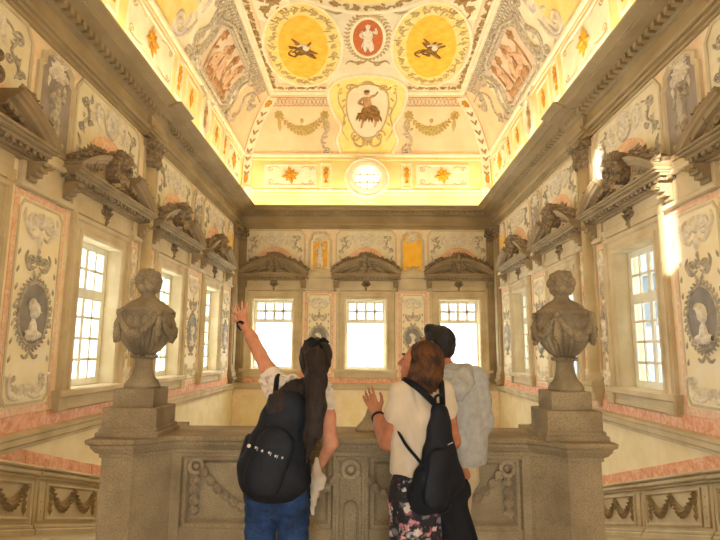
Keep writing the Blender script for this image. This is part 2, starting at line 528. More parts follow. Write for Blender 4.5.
# landing, flights going down on both sides, lower landing
m = MB(); m.box(-W, W, REAR, 4.6, -.4, 0); m.box(-1.75, 1.75, 3.4, 4.0, -.4, 0); struct(m.build('floor', 'floor'))
m = MB(); m.box(-W, W, 13.9, D, -3.1, -2.8); struct(m.build('floor.001', 'floor'))
m = MB(); m.box(-W, W, 4.6, 13.9, -4.6, -4.5); struct(m.build('floor.002', 'floor'))
NS = 19
for nm, x0, x1 in (('floor.003', -W, -1.7), ('floor.004', 1.6, W)):
    m = MB()
    for k in range(NS):
        y = 4.6 + k * 9.3 / NS; z = -(k + 1) * 2.8 / (NS + 1)
        m.box(x0, x1, y, y + 9.3 / NS + .03, z - .5, z)
    struct(m.build(nm, 'floor'))

# entablature running round the hall
EP = [(0, 6.42), (.05, 6.42), (.05, 6.475), (.03, 6.478), (.03, 6.486), (.1, 6.49), (.1, 6.545), (.08, 6.548), (.08, 6.556), (.15, 6.56), (.17, 6.6), (.19, 6.61), (.19, 6.64), (.1, 6.645), (.1, 6.9), (.14, 6.91), (.14, 6.93), (.19, 6.95),
      (.22, 6.95), (.22, 7.05), (.36, 7.055), (.36, 7.07), (.56, 7.075), (.56, 7.12), (.59, 7.125), (.6, 7.14), (.66, 7.16), (.73, 7.18), (.75, 7.19), (.75, 7.22), (0, 7.22)]
path = [(-W, REAR), (-W, D), (W, D), (W, REAR)]
m = MB(); m.sweep(path, [(-o, z) for o, z in EP])
for sg in (-1, 1):
    q = [(-W * 1, 11.55), (-W, 12.45)] if sg < 0 else [(W, 12.45), (W, 11.55)]
    m.sweep(q, [(-o * 1.0 - (.1 if o > 0 else 0), z + (.004 if z > 7 else 0)) for o, z in EP])
tr = struct(m.build('trim_1', 'cornice_stone'))
m = MB()
for f, a, b in ((wl, REAR, D - .4), (wr, REAR, D - .4), (wb, -W + .4, W - .4)):
    n = int((b - a) / .2)
    for k in range(n):
        u = a + (b - a) * (k + .5) / n
        i = [m.p(*f(x, z, h)) for h, z in ((.2, 6.94), (.34, 6.945), (.34, 7.054), (.2, 7.054)) for x in (u - .055, u + .055)]
        m.face(i[0], i[1], i[3], i[2]); m.face(i[2], i[3], i[5], i[4]); m.face(i[0], i[2], i[4], i[6]); m.face(i[1], i[7], i[5], i[3])
m.build('dentil_row', 'cornice_stone', tr)
# string course level with the landing, and the marbled band under the sills
m = MB(); m.sweep(path, [(0, .16), (-.07, .17), (-.07, .22), (-.11, .25), (-.11, .33), (-.14, .36), (-.14, .4), (0, .43)]); struct(m.build('trim_2', 'stone'))
m = MB(); m.sweep(path, [(0, .43), (-.03, .43), (-.03, .66), (0, .66)]); struct(m.build('trim_3', 'red_marble'))
# panel lines on the plain wall below the string course
m = MB(wb)
for k in range(5):
    u = -W + .3 + k * 1.94
    m.flat([(u, -2.6), (u + 1.68, -2.6), (u + 1.68, -.05), (u, -.05)], .05, .015, True)
struct(m.build('trim_4', 'cream'))
m = MB(wb)
for k in range(5):
    u = -W + .3 + k * 1.94
    m.box(u + .03, u + 1.65, -2.57, -.08, 0, .008)
struct(m.build('trim_5', 'cream'))

for k, f in ((11, wl), (12, wr)):
    m = MB(f); m.box(REAR, D, -4.5, .16, 0, .006); struct(m.build('trim_%d' % k, 'cream'))
# ------------------------------------------------------------------ windows
def window(n, side, u, back):
    loc, rz = at_wall(side, u, WZ0)
    e = bpy.data.objects.new('window_%d' % n, None); COL.objects.link(e)
    e.location = loc; e.rotation_euler = (0, 0, rz); struct(e)
    Hh = WZ1 - WZ0
    R = [(-HALF, 0), (HALF, 0), (HALF, Hh), (-HALF, Hh)]
    m = MB(wallmap)
    m.sweep(R, [(.006, -.42), (.006, .05), (-.03, .08), (-.09, .08), (-.11, .05), (-.22, .05), (-.25, .09), (-.31, .1), (-.34, .06), (-.36, 0)], True)
    m.bbox(-1.14, -1.0 + .0, -.1, 3.05, 0, .07); m.bbox(1.0, 1.14, -.1, 3.05, 0, .07)
    m.bbox(-1.2, 1.2, 3.03, 3.2, 0, .06); m.bbox(-1.16, 1.16, 3.2, 3.42, 0, .04)
    m.build('surround', 'stone', e)
    m = MB(wallmap)
    m.bbox(-1.24, 1.24, -.12, 0, -.3, .17, .02); m.bbox(-1.16, 1.16, -.28, -.12, 0, .08, .015)
    for q in (-1, 1): m.bbox(q * 1.08 - .12, q * 1.08 + .12, -.34, -.1, 0, .14, .02)
    m.build('sill', 'stone', e)
    h0, h1 = -.3, -.24
    trn = Hh * (.68 if back else .64)
    def bars(m, lst, w, a, b):
        for (x0, y0, x1, y1) in lst:
            if x0 == x1: m.box(x0 - w / 2, x0 + w / 2, y0, y1, a, b)
            else: m.box(x0, x1, y0 - w / 2, y0 + w / 2, a, b)
    m = MB(wallmap)
    m.box(-HALF, -HALF + .08, 0, Hh, h0, h1); m.box(HALF - .08, HALF, 0, Hh, h0, h1); m.box(-HALF + .08, HALF - .08, 0, .09, h0, h1); m.box(-HALF + .08, HALF - .08, Hh - .08, Hh, h0, h1)
    m.box(-HALF + .08, HALF - .08, trn - .05, trn + .05, h0, h1 + .01)
    m.build('frame', 'sash', e)
    lo = (.09, trn - .05); hi = (trn + .05, Hh - .08)
    for part, sg in (('sash', -1), ('sash', 1)):
        m = MB(wallmap)
        x0, x1 = (-HALF + .08, -.0) if sg < 0 else (0.0, HALF - .08)
        for (a, b), rows in ((lo, 0 if back else 4), (hi, 2)):
            if back and rows == 0:
                continue
            m.box(x0, x0 + .05, a, b, h0 + .01, h1 - .005); m.box(x1 - .05, x1, a, b, h0 + .01, h1 - .005)
            m.box(x0 + .05, x1 - .05, a, a + .05, h0 + .01, h1 - .005); m.box(x0 + .05, x1 - .05, b - .05, b, h0 + .01, h1 - .005)
            xm = (x0 + x1) / 2
            mw = .045 if back else .026; m.box(xm - mw, xm + mw, a + .05, b - .05, h0 + .015, h1 - .012)
            for r in range(1, rows):
                y = a + (b - a) * r / rows
                m.box(x0 + .05, x1 - .05, y - mw, y + mw, h0 + .015, h1 - .012)
        sh = m.build('sash', 'sash', e)
        g = MB(wallmap); g.box(x0 + .02, x1 - .02, .1, Hh - .1, -.279, -.273); g.build('pane', 'glass', sh)
    return e
wn = 1
for side in ('left', 'right'):
    for k in (1, 2, 3, 4):
        window(wn, side, BAY[k], False); wn += 1
for u in BBAY:
    window(wn, 'back', u, True); wn += 1
# round window over the far cornice
e = bpy.data.objects.new('window_%d' % wn, None); COL.objects.link(e); struct(e)
oc = cv_back(OCU, OCS, 0); e.location = oc
def ocmap(u, v, h):
    x, y, z = cv_back(OCU + u, OCS + v, h)
    return (x - oc[0], y - oc[1], z - oc[2])
m = MB(ocmap); m.sweep(ellp(0, 0, OCA - .02, OCB - .02, 48), [(0, -.25), (0, .08), (-.04, .13), (-.14, .14), (-.17, .09), (-.27, .1), (-.3, .15), (-.36, .12), (-.38, 0)], True); m.build('surround', 'c_cream', e)
m = MB(ocmap)
for x in (-.28, 0, .28):
    y = (OCB - .03) * math.sqrt(1 - (x / OCA) ** 2); m.box(x - .035, x + .035, -y, y, -.14, -.09)
for y in (-.16, .16):
    x = (OCA - .03) * math.sqrt(1 - (y / OCB) ** 2); m.box(-x, x, y - .035, y + .035, -.14, -.09)
m.sweep(ellp(0, 0, OCA - .05, OCB - .05, 40), [(-.03, -.15), (-.03, -.09), (.03, -.09), (.03, -.15)], True)
fr = m.build('frame', 'sash', e)
m = MB(ocmap); m.ell(0, 0, OCA - .03, OCB - .03, -.12, 40, 2); m.build('pane', 'glass', fr)

# ------------------------------------------------------------------ columns and pilasters
def column(side, u, label):
    loc, rz = at_wall(side, u, .46)
    t = thing('column', label, 'column', loc, rz, 'half columns on the side walls')
    m = MB(wallmap); m.bbox(-.24, .24, 3.62 * 0 + .58, 6.0 - .05, 0, .05, .01)
    m.build('backing_strip', 'stone', t)
    def half(r0, r1, v0, v1, m, n=14, st=.0):
        rows = []
        for v, r in ((v0, r0), (v1, r1)):
            rows.append([m.p(r * math.cos(PI * k / n), v, st + r * 1.0 * math.sin(PI * k / n)) for k in range(n + 1)])
        for k in range(n): m.face(rows[0][k], rows[0][k + 1], rows[1][k + 1], rows[1][k])
        m.face(*rows[0]); m.face(*rows[1])
    m = MB(wallmap); half(.17, .15, .75, 5.3, m, 14, .05); m.build('shaft', 'stone', t, True)
    m = MB(wallmap)
    for r0, r1, v0, v1 in ((.24, .24, .56, .62), (.23, .2, .62, .68), (.2, .18, .68, .75)): half(r0, r1, v0, v1, m, 14, .05)
    m.build('base', 'stone', t)
    m = MB(wallmap)
    for w, v0, v1, h in ((.26, .46, .56, .3), (.22, .3, .46, .26), (.17, .16, .3, .2), (.1, .02, .16, .12)): m.bbox(-w, w, v0, v1, 0, h, .02)
    m.spiral(-.14, .4, .09, 0, 1.2, .04, .05); m.spiral(.14, .4, .09, PI, 1.2, .04, .05, -1)
    m.build('bracket', 'stone', t)
    m = MB(wallmap)
    half(.17, .24, 5.3, 5.78, m, 14, .05); m.bbox(-.3, .3, 5.78, 5.92, 0, .34, .03)
    mm = MB(lambda a, b, h: (a, -(math.sqrt(max(0, .045 - a * a * .75)) + .05 + h), b))
    for r in range(2):
        for k in range(5): mm.leaf(-.2 + .1 * k, 5.32 + r * .2, PI / 2, .24, .11, .07)
    for q in (-1, 1): mm.spiral(q * .2, 5.68, .1, 0 if q < 0 else PI, 1.3, .045, .08, -q)
    cp = m.build('capital', 'carving', t); mm.build('acanthus_leaves', 'carving', cp)
    return t
column('left', 11.96, 'stone half column with leafy capital on the left wall between two tall windows')
column('right', 11.96, 'stone half column with leafy capital on the right wall beyond the sunlit window')
def pilaster(side, u, w, label):
    loc, rz = at_wall(side, u, .43)
    t = thing('pilaster', label, 'pilaster', loc, rz, 'flat stone pilasters in the far corners')
    m = MB(wallmap); m.bbox(-w, w, .5, 5.5, 0, .12, .012); m.bbox(-w * .6, w * .6, .7, 5.4, 0, .16, .012); m.build('shaft', 'stone_dark', t)
    m = MB(wallmap); m.bbox(-w - .05, w + .05, .1, .22, 0, .24, .02); m.bbox(-w - .03, w + .03, .22, .4, 0, .18, .02); m.bbox(-w, w, .4, .5, 0, .15, .02); m.bbox(-w, w, 0, .1, 0, .2, .02); m.build('base', 'stone_dark', t)
    m = MB(wallmap); m.bbox(-w, w, 5.5, 5.6, 0, .16, .015); m.bbox(-w - .05, w + .05, 5.86, 5.98, 0, .24, .02); m.bbox(-w * .9, w * .9, 5.6, 5.86, 0, .1, .01)
    for q in (-1, 1): m.spiral(q * w * .8, 5.74, .13, 0 if q < 0 else PI, 1.3, .06, .2, -q)
    for k in range(3): m.leaf(-w * .5 + k * w * .5, 5.6, PI / 2, .25, .14, .2)
    m.build('capital', 'carving', t)
pilaster('back', -4.87, .16, 'slim stone pilaster at the left end of the far wall')
pilaster('back', 4.89, .16, 'slim stone pilaster at the right end of the far wall')
pilaster('left', 20.4, .28, 'broad stone pilaster at the far end of the left wall')
pilaster('right', 20.4, .28, 'broad stone pilaster at the far end of the right wall')
# ------------------------------------------------------------------ carved pediments over the windows
def pediment(hw, broken, seed):
    rnd = random.Random(seed)
    t = thing('carved_pediment', '', 'pediment')
    m = MB(wallmap)
    for v0, v1, o, h in ((0, .05, -.1, .12), (.05, .12, -.06, .18), (.12, .17, -.02, .3), (.17, .21, 0, .38), (.21, .25, .02, .42)):
        m.bbox(-hw - o, hw + o, v0, v1, 0, h, .012)
    sh = m.build('shelf', 'stone_dark', t)
    m = MB(wallmap)
    n = int(hw * 2 / .15)
    for k in range(n):
        u = -hw + .12 + (2 * hw - .24) * k / (n - 1)
        m.box(u - .045, u + .045, .055, .12, .17, .27)
    for s in (-1, 1):
        for k in range(2): m.box(s * (hw + .0) - .03, s * hw + .03, .055, .115, .05 + .09 * k, .1 + .09 * k)
    m.build('dentils', 'carving', sh)
    # segmental moulding
    rise = .56
    R = (hw * hw + rise * rise) / (2 * rise); cv = .25 + rise - R
    a = math.asin(min(1, hw * .985 / R))
    gap = .24 if broken else 0
    segs = [(PI / 2 + a, PI / 2 + gap), (PI / 2 - gap, PI / 2 - a)]
    if not broken: segs = [(PI / 2 + a, PI / 2 - a)]
    pr = [(-.26, 0), (-.26, .12), (-.215, .14), (-.2, .22), (-.12, .24), (-.1, .32), (-.05, .34), (-.03, .38), (0, .39), (.03, .42), (.05, .42), (.05, .0)]
    for s0, s1 in segs:
        m = MB(wallmap); m.sweep(arc(0, cv, R, R, s0, s1, 22), [(o if s1 < s0 else -o, h) for o, h in pr]); ar = m.build('arch_moulding', 'stone_dark', t)
        m = MB(wallmap)
        k = int(abs(s1 - s0) * R / .13)
        for q in range(k):
            th = s0 + (s1 - s0) * (q + .5) / k
            c, s = math.cos(th), math.sin(th)
            r0, r1, dw = R - .225, R - .12, .036
            i = [m.p(c * r - s * w, cv + s * r + c * w, h) for h in (.12, .235) for r in (r0, r1) for w in (-dw, dw)]
            for f in ((4, 5, 7, 6), (0, 1, 5, 4), (2, 6, 7, 3), (0, 4, 6, 2), (1, 3, 7, 5)): m.face(*[i[x] for x in f])
        m.build('arch_dentils', 'carving', ar)
    m = MB(wallmap)
    m.poly([(hw * .93, .25), (-hw * .93, .25)] + arc(0, cv, R - .2, R - .2, PI / 2 + a * .93, PI / 2 - a * .93, 20), .05)
    m.build('tympanum', 'stone', t)
    # leafy garland lying along the back of the moulding
    front = lambda dh: (lambda u, v, h: (u, -(h + dh if h > 0 else dh), v))
    for s in (-1, 1):
        m = MB(wallmap); g0, g1 = gap + .03, a * .9
        m.sweep(arc(0, cv, R + .05, R + .05, PI / 2 + s * g0, PI / 2 + s * g1, 16), [(-.07, .05), (-.07, .26), (0, .32), (.07, .26), (.07, .05)])
        lg = m.build('leaf_garland', 'carving', t)
        m = MB(front(.27))
        for q in range(17):
            th = PI / 2 + s * (g0 + (g1 - g0) * q / 16)
            rr = R + .06 + rnd.uniform(-.04, .06)
            u, v = rr * math.cos(th), cv + rr * math.sin(th)
            tg = th + s * PI / 2
            for d in (-.9, -.35, .35, .9): m.leaf(u, v, tg + d + rnd.uniform(-.2, .2), rnd.uniform(.15, .22), .09, rnd.uniform(.05, .1))
            if q % 2 == 0: m.dome(u, v, .06, .13, 8)
            if q % 4 == 1: m.rosette(u, v + .03, .11, 6, .1, rnd.random())
        m.build('leaves', 'carving', lg)
    # crest: a mask in a fan of leaves
    top = .25 + rise
    m = MB(wallmap)
    m.poly([(-.13, top - .3), (.13, top - .3), (.17, top), (.12, top + .22), (0, top + .32), (-.12, top + .22), (-.17, top)], .3)
    cr = m.build('crest', 'carving', t)
    m = MB(front(.28))
    for k in range(9):
        th = PI * (.02 + .96 * k / 8)
        m.leaf(0, top - .02, th, .32 if k % 2 else .27, .1, .08)
    for k in range(7):
        th = PI * (.1 + .8 * k / 6)
        m.leaf(0, top + .05, th, .28, .11, .13)
    for s in (-1, 1):
        m.spiral(s * .2, top - .08, .11, PI / 2, 1.4, .07, .12, -s); m.spiral(s * .17, top + .2, .09, -PI / 2, 1.2, .05, .12, s)
        m.leaf(s * .14, top - .12, -PI / 2 + s * .5, .3, .12, .1)
    m.leaf(0, top - .1, -PI / 2, .4, .15, .12); m.dome(0, top - .46, .05, .1, 7)
    m.build('fan_leaves', 'carving', cr)
    m = MB(front(.28))
    m.dome(0, top + .06, .13, .2, 10, .17); m.dome(0, top + .18, .1, .17, 8, .08)
    m.dome(-.05, top + .1, .025, .23, 6); m.dome(.05, top + .1, .025, .23, 6); m.dome(0, top + .04, .024, .26, 6, .045)
    m.build('mask', 'carving', cr)
    m = MB(wallmap)
    m.rosette(0, .42, .1, 7, .12)
    for s in (-1, 1): m.curl([(s * .12, .4), (s * .3, .46), (s * .48, .38), (s * .62, .34)], .06, .1); m.spiral(s * .34, .43, .07, 0, 1.1, .035, .1, s)
    m.build('tympanum_scroll', 'carving', t)
    # small bracket hanging under the shelf
    m = MB(wallmap)
    m.bbox(-.12, .12, -.04, 0, 0, .14, .01); m.rosette(0, -.17, .14, 8, .12); m.leaf(0, -.22, -PI / 2, .2, .14, .13)
    for s in (-1, 1): m.spiral(s * .13, -.12, .08, PI / 2, 1.2, .045, .12, s)
    m.build('keystone_bracket', 'carving', t)
    for s in (-1, 1):
        m = MB(wallmap)
        u = s * (hw - .17)
        for k in range(6):
            m.bbox(u - .1, u + .1, -.07 * (k + 1), -.07 * k, 0, .34 - .05 * k - (.02 * k * k * .3), .012)
        m.spiral(u, -.1, .07, 0, 1.2, .04, .38)
        m.build('console', 'stone_dark', t)
    return t
ZP = 4.35
ord_s = {1: 'cut off by the picture edge', 2: 'over the nearest full window', 3: 'over the middle window, behind the urn', 4: 'over the farthest window, next to the corner'}
pS = pediment(1.64, True, 3)
first = True
for side in ('left', 'right'):
    for k in (1, 2, 3, 4):
        loc, rz = at_wall(side, BAY[k], ZP)
        lab = 'leafy curved pediment on the %s wall, %s' % (side, ord_s[k])
        if first:
            pS.location = loc; pS.rotation_euler = (0, 0, rz); pS['label'] = lab; pS['group'] = 'carved pediments over the side windows'; first = False
        else: dup(pS, loc, rz, lab, 'carved pediments over the side windows')
pB = pediment(1.33, False, 5)
for i, (u, lab) in enumerate(zip(BBAY, ('left', 'middle', 'right'))):
    loc, rz = at_wall('back', u, ZP)
    lab = 'curved stone pediment with leafy crest above the %s window of the far wall' % lab
    if i == 0: pB.location = loc; pB['label'] = lab; pB['group'] = 'carved pediments on the far wall'
    else: dup(pB, loc, rz, lab, 'carved pediments on the far wall')

# ------------------------------------------------------------------ painted panels between the windows
def lower_panel(w, medal=True):
    """origin at the bottom middle, z .66; 3.3 high; a stone block on top"""
    t = thing('wall_decoration', '', 'wall panel')
    Hh = 3.3
    x = w / 2
    m = MB(wallmap); m.flat([(-x + .06, .06), (x - .06, .06), (x - .06, Hh - .06), (-x + .06, Hh - .06)], .09, .012, True); m.build('marbled_border', 'pink_marble', t)
    y = x - .1
    m = MB(wallmap); m.box(-y + .01, y - .01, .13, Hh - .13, 0, .018); m.build('field', 'yellow_field', t)
    c = min(.12, y * .3)
    oct_ = [(-y + c, .16), (y - c, .16), (y - .03, .16 + c), (y - .03, Hh - .16 - c), (y - c, Hh - .16), (-y + c, Hh - .16), (-y + .03, Hh - .16 - c), (-y + .03, .16 + c)]
    m = MB(wallmap); m.sweep(oct_, [(-.02, .018), (-.02, .032), (.02, .032), (.02, .018)], True); m.build('inner_line', 'stone_light', t)
    b = MB(lambda u, v, h: (u, -h - .016, v))
    s = min(1.0, y / .52)
    # white scrolls at the head
    for q in (-1, 1):
        b.spiral(q * .2 * s, Hh - .45, .14 * s, PI / 2, 1.5, .06, .05, -q); b.curl([(q * .05, Hh - .62), (q * .22 * s, Hh - .66), (q * .42 * s, Hh - .42), (q * .4 * s, Hh - .26)], .07, .05)
        for k in range(4): b.leaf(q * .12 * s, Hh - .5, PI / 2 - q * (.3 + .5 * k), .26 * s, .09, .05)
    for k in range(5): b.leaf(0, Hh - .5, PI * (.25 + .125 * k), .26, .09, .06)
    b.leaf(0, Hh - .52, -PI / 2, .34, .13, .06); b.dome(0, Hh - .48, .06, .07)
    b.build('head_scrolls', 'white_relief', t)
    b = MB(lambda u, v, h: (u, -h - .016, v))
    for q in (-1, 1):
        b.spiral(q * .15 * s, 2.28, .1 * s, -PI / 2, 1.4, .045, .04, q); b.curl([(q * .03, 2.2), (q * .2 * s, 2.14), (q * .3 * s, 2.3), (q * .26 * s, 2.42)], .05, .04)
        for k in range(7):
            b.leaf(q * (y - .1), .75 + k * .26, PI / 2 + q * .3, .13, .05, .03)
    b.rosette(0, 2.3, .1, 6, .05); b.leaf(0, 2.36, PI / 2, .16, .08, .04)
    b.build('ribbon_knot', 'grey_relief', t)
    # acanthus corners at the foot
    b = MB(lambda u, v, h: (u, -h - .016, v))
    for q in (-1, 1):
        b.curl([(q * .04, .3), (q * .2 * s, .24), (q * .38 * s, .3), (q * .44 * s, .5), (q * .36 * s, .6)], .08, .05)
        for k in range(5): b.leaf(q * (.14 + .07 * k) * s, .28 + .015 * k * k, PI / 2 - q * (.1 + .25 * k) + (0 if q > 0 else 0), .17, .07, .045)
        b.spiral(q * .34 * s, .52, .09 * s, -PI / 2, 1.3, .04, .05, q)
    for k in range(3): b.leaf(0, .26, PI * (.35 + .15 * k), .22, .08, .05)
    b.build('foot_scrolls', 'white_relief', t)
    if medal:
        cy = 1.48
        a_ = min(.36, y * .6); b_ = a_ * 1.3 if a_ > .2 else .34
        b = MB(wallmap); b.ell(0, cy, a_, b_, .03, 30, 2); md = b.build('medallion', 'grey_field', t)
        b = MB(lambda u, v, h: (u, -h - .028, v)); b.bust(0, cy - b_ * .72, b_ * 1.4, .05); b.build('profile_bust', 'white_relief', md)
        b = MB(lambda u, v, h: (u, -h - .016, v))
        b.ribbon(ellp(0, cy, a_ + .02, b_ + .02), .04, .035, True); b.wreath(0, cy, a_ + .07, b_ + .07, 34, .1, .045, .04)
        for q in (-1, 1): b.curl([(0, cy - b_ - .1), (q * .1, cy - b_ - .2), (q * .2 * s, cy - b_ - .16)], .05, .04); b.leaf(q * .03, cy + b_ + .08, PI / 2 - q * .5, .16, .07, .04)
        b.build('laurel_wreath', 'grey_relief', md)
    m = MB(wallmap); m.bbox(-x, x, Hh, Hh + .08, 0, .12, .015); m.bbox(-x + .03, x - .03, Hh + .08, Hh + .5, 0, .08, .015); m.bbox(-x - .02, x + .02, Hh + .5, Hh + .6, 0, .15, .02); m.bbox(-x + .02, x - .02, Hh + .6, Hh + .72, 0, .1, .015)
    m.build('impost_block', 'stone_light', t)
    return t
def place_all(proto_fn, spots, grp):
    proto, key = {}, None
    for key, side, u, z, lab in spots:
        loc, rz = at_wall(side, u, z)
        if key not in proto:
            r = proto_fn(*key); proto[key] = r
            r.location = loc; r.rotation_euler = (0, 0, rz); r['label'] = lab; r['group'] = grp
        else: dup(proto[key], loc, rz, lab, grp)
PZ = .66
place_all(lower_panel, [
    ((1.36,), 'left', 8.15, PZ, 'cream wall panel with a grey portrait oval at the left edge of the photo'),
    ((1.36,), 'left', 15.7, PZ, 'cream wall panel with portrait oval on the left wall, right of the urn'),
    ((1.2,), 'left', 19.42, PZ, 'cream wall panel with portrait oval on the left wall nearest the far corner'),
    ((1.36,), 'right', 8.15, PZ, 'cream wall panel with a grey portrait oval at the right edge of the photo'),
    ((1.36,), 'right', 15.7, PZ, 'cream wall panel with portrait oval on the right wall, left of the urn'),
    ((1.2,), 'right', 19.42, PZ, 'cream wall panel with portrait oval on the right wall nearest the far corner'),
    ((1.16,), 'back', -1.81, PZ, 'cream panel with portrait oval between the left and middle far windows'),
    ((1.16,), 'back', 1.83, PZ, 'cream panel with portrait oval between the middle and right far windows'),
], 'painted panels between the windows')
def narrow_panel(w, md): return lower_panel(w, md)
place_all(narrow_panel, [
    ((.46, True), 'left', 11.49, PZ, 'narrow painted strip left of the half column on the left wall'),
    ((.36, False), 'left', 12.43, PZ, 'narrow painted strip just beyond the half column on the left wall'),
    ((.46, True), 'right', 11.49, PZ, 'narrow painted strip with oval right of the half column on the right wall'),
    ((.36, False), 'right', 12.43, PZ, 'narrow painted strip just beyond the half column on the right wall'),
], 'narrow painted strips beside the half columns')

# ------------------------------------------------------------------ painted niches above the panels
def niche(w, fieldmat, fig):
    t = thing('painted_niche', '', 'painted niche')
    Hh = 1.52; x = w / 2
    out = [(-x, 0), (x, 0), (x, Hh - .3), (x - .08, Hh - .24), (x - .08, Hh - .1), (x * .5, Hh), (-x * .5, Hh), (-x + .08, Hh - .1), (-x + .08, Hh - .24), (-x, Hh - .3)]
    m = MB(wallmap); m.poly(out, .02); m.build('backing', fieldmat if fieldmat != 'ochre' else 'cream', t)
    m = MB(wallmap); m.sweep(out, [(-.05, 0), (-.05, .05), (-.02, .06), (.0, .04), (.03, .06), (.05, .02)], True); m.build('frame', 'stone_light', t)
    if fieldmat in ('ochre', 'amber'):
        y = x - .14
        m = MB(wallmap); m.box(-y, y, .16, Hh - .34, 0, .03); m.build('gilded_field', fieldmat, t)
    m = MB(wallmap)
    for k in range(9): m.leaf(0, Hh - .22, PI * (.0 + k / 8), .25 if k % 2 else .2, .1, .08)
    for k in range(5): m.leaf(0, Hh - .2, -PI * (.15 + .7 * k / 4), .22, .1, .07)
    m.dome(0, Hh - .2, .07, .1)
    for q in (-1, 1): m.spiral(q * .16, Hh - .28, .1, 0, 1.4, .05, .07, q); m.spiral(q * .13, Hh - .02, .07, 0, 1.2, .04, .08, -q); m.leaf(q * .22, Hh - .34, -PI / 2, .22, .08, .06)
    m.build('shell_crest', 'white_relief', t)
    if fig:
        b = MB(lambda u, v, h: (u, -h - .02, v)); b.figure(0, .16, 1.0, .07, .3 if fig > 0 else .2, .02 * fig)
        b.build('draped_figure', 'white_relief' if fieldmat == 'ochre' else 'grey_relief', t)
        b = MB(lambda u, v, h: (u, -h - .02, v)); b.bbox(-.24, .24, .08, .16, 0, .06, .01); b.build('figure_plinth', 'stone_light', t)
    else:
        b = MB(lambda u, v, h: (u, -h - .02, v))
        for q in (-1, 1): b.spiral(q * .1, .12, .08, 0, 1.2, .035, .04, q); b.leaf(q * .14, .1, PI / 2 - q * .9, .15, .06, .04)
        b.leaf(0, .1, PI / 2, .12, .08, .05); b.build('foot_scrolls', 'grey_relief', t)
    return t
place_all(niche, [
    ((.95, 'mauve_field', 1), 'left', 8.2, 4.78, 'mauve painted niche with figure high on the left wall by the picture edge'),
    ((.95, 'mauve_field', 1), 'left', 15.7, 4.78, 'mauve painted niche with figure on the left wall beyond the half column'),
    ((.7, 'amber', 0), 'left', 19.6, 4.78, 'slim amber niche on the left wall beside the far corner'),
    ((.95, 'mauve_field', 1), 'right', 8.2, 4.78, 'mauve painted niche with figure high on the right wall by the picture edge'),
    ((.95, 'mauve_field', 1), 'right', 15.7, 4.78, 'mauve painted niche with figure on the right wall beyond the half column'),
    ((.7, 'amber', 0), 'right', 19.6, 4.78, 'slim amber niche on the right wall beside the far corner'),
    ((.84, 'ochre', 1), 'back', -1.81, 4.75, 'gold niche with a white statue high on the far wall, left of centre'),
    ((.84, 'amber', 0), 'back', 1.83, 4.75, 'plain amber niche high on the far wall, right of centre'),
], 'painted niches in the upper wall')

# ------------------------------------------------------------------ stucco panels above the pediments
def relief_panel(w):
    t = thing('stucco_relief', '', 'relief panel')
    x = w / 2; Hh = 1.55; c = .2
    out = [(-x, 0), (x, 0), (x, Hh - c), (x - c * .8, Hh), (-x + c * .8, Hh), (-x, Hh - c)]
    m = MB(wallmap); m.poly(out, .02); m.build('field', 'greenish', t)
    m = MB(wallmap); m.sweep(out, [(-.03, 0), (-.03, .04), (.03, .04), (.03, .02)], True); m.build('frame_line', 'stone_light', t)
    m = MB(lambda u, v, h: (u, -h - .018, v))
    m.poly([(x * .72 * math.cos(k * PI / 18), -.0 + .88 * math.sin(k * PI / 18)) for k in range(19)], .016); m.build('pink_arch', 'pink_marble', t)
    m = MB(lambda u, v, h: (u, -h - .03, v))
    cy = 1.15
    m.ell(0, cy, .2, .2, .02, 20, 1); m.ribbon(ellp(0, cy, .24, .24, 24), .06, .05, True)
    for k in range(12): m.leaf(0, cy, 2 * PI * k / 12, .2, .06, .05)
    m.dome(0, cy, .06, .08)
    for k in range(11): m.leaf(.24 * math.cos(PI * k / 10), cy + .24 * math.sin(PI * k / 10), PI * k / 10, .1, .07, .05)
    m.build('rosette', 'white_relief', t)
    m = MB(lambda u, v, h: (u, -h - .018, v))
    f = x / 1.3
    for q in (-1, 1):
        m.curl([(q * .26, 1.3), (q * .5 * f, 1.38), (q * .62 * f, 1.2), (q * .5 * f, 1.0), (q * .36 * f, .98)], .09, .05)
        m.spiral(q * .5 * f, 1.16, .13, PI / 2, 1.5, .06, .05, -q)
        for k in range(4): m.leaf(q * .58 * f, 1.2 - .06 * k, PI / 2 - q * (.5 + .4 * k), .2, .08, .04)
    m.build('wing_scrolls', 'white_relief', t)
    m = MB(lambda u, v, h: (u, -h - .018, v))
    for q in (-1, 1):
        m.curl([(q * .74 * f, 1.36), (q * .95 * f, 1.2), (q * .86 * f, .98), (q * 1.04 * f, .8), (q * .98 * f, .62)], .05, .04)
        m.spiral(q * 1.0 * f, 1.22, .12, PI, 1.4, .045, .04, -q); m.spiral(q * 1.1 * f, .72, .09, 0, 1.3, .04, .04, q); m.spiral(q * .82 * f, .86, .08, 0, 1.3, .035, .04, -q)
        for k in range(9): m.leaf(q * (.78 + .045 * k) * f, 1.32 - .085 * k, random.uniform(0, 6.28), .13, .05, .03)
        m.curl([(q * 1.16 * f, .2), (q * 1.1 * f, .4), (q * 1.18 * f, .55)], .05, .04); m.spiral(q * 1.12 * f, .3, .08, 0, 1.2, .035, .04, q)
    m.build('tendril_scrolls', 'grey_relief', t)
    return t
nm = {1: 'at the picture edge', 2: 'above the nearest full window', 3: 'above the middle window', 4: 'above the farthest window'}
place_all(relief_panel, [((2.6 if k > 1 else 2.6,), s, BAY[k], 4.82, 'pale stucco relief with rosette high on the %s wall %s' % (s, nm[k])) for s in ('left', 'right') for k in (1, 2, 3, 4)]
          + [((2.35,), 'back', u, 4.82, 'pale stucco relief with rosette above the %s far window' % l) for u, l in zip(BBAY, ('left', 'middle', 'right'))],
          'stucco panels above the window pediments')

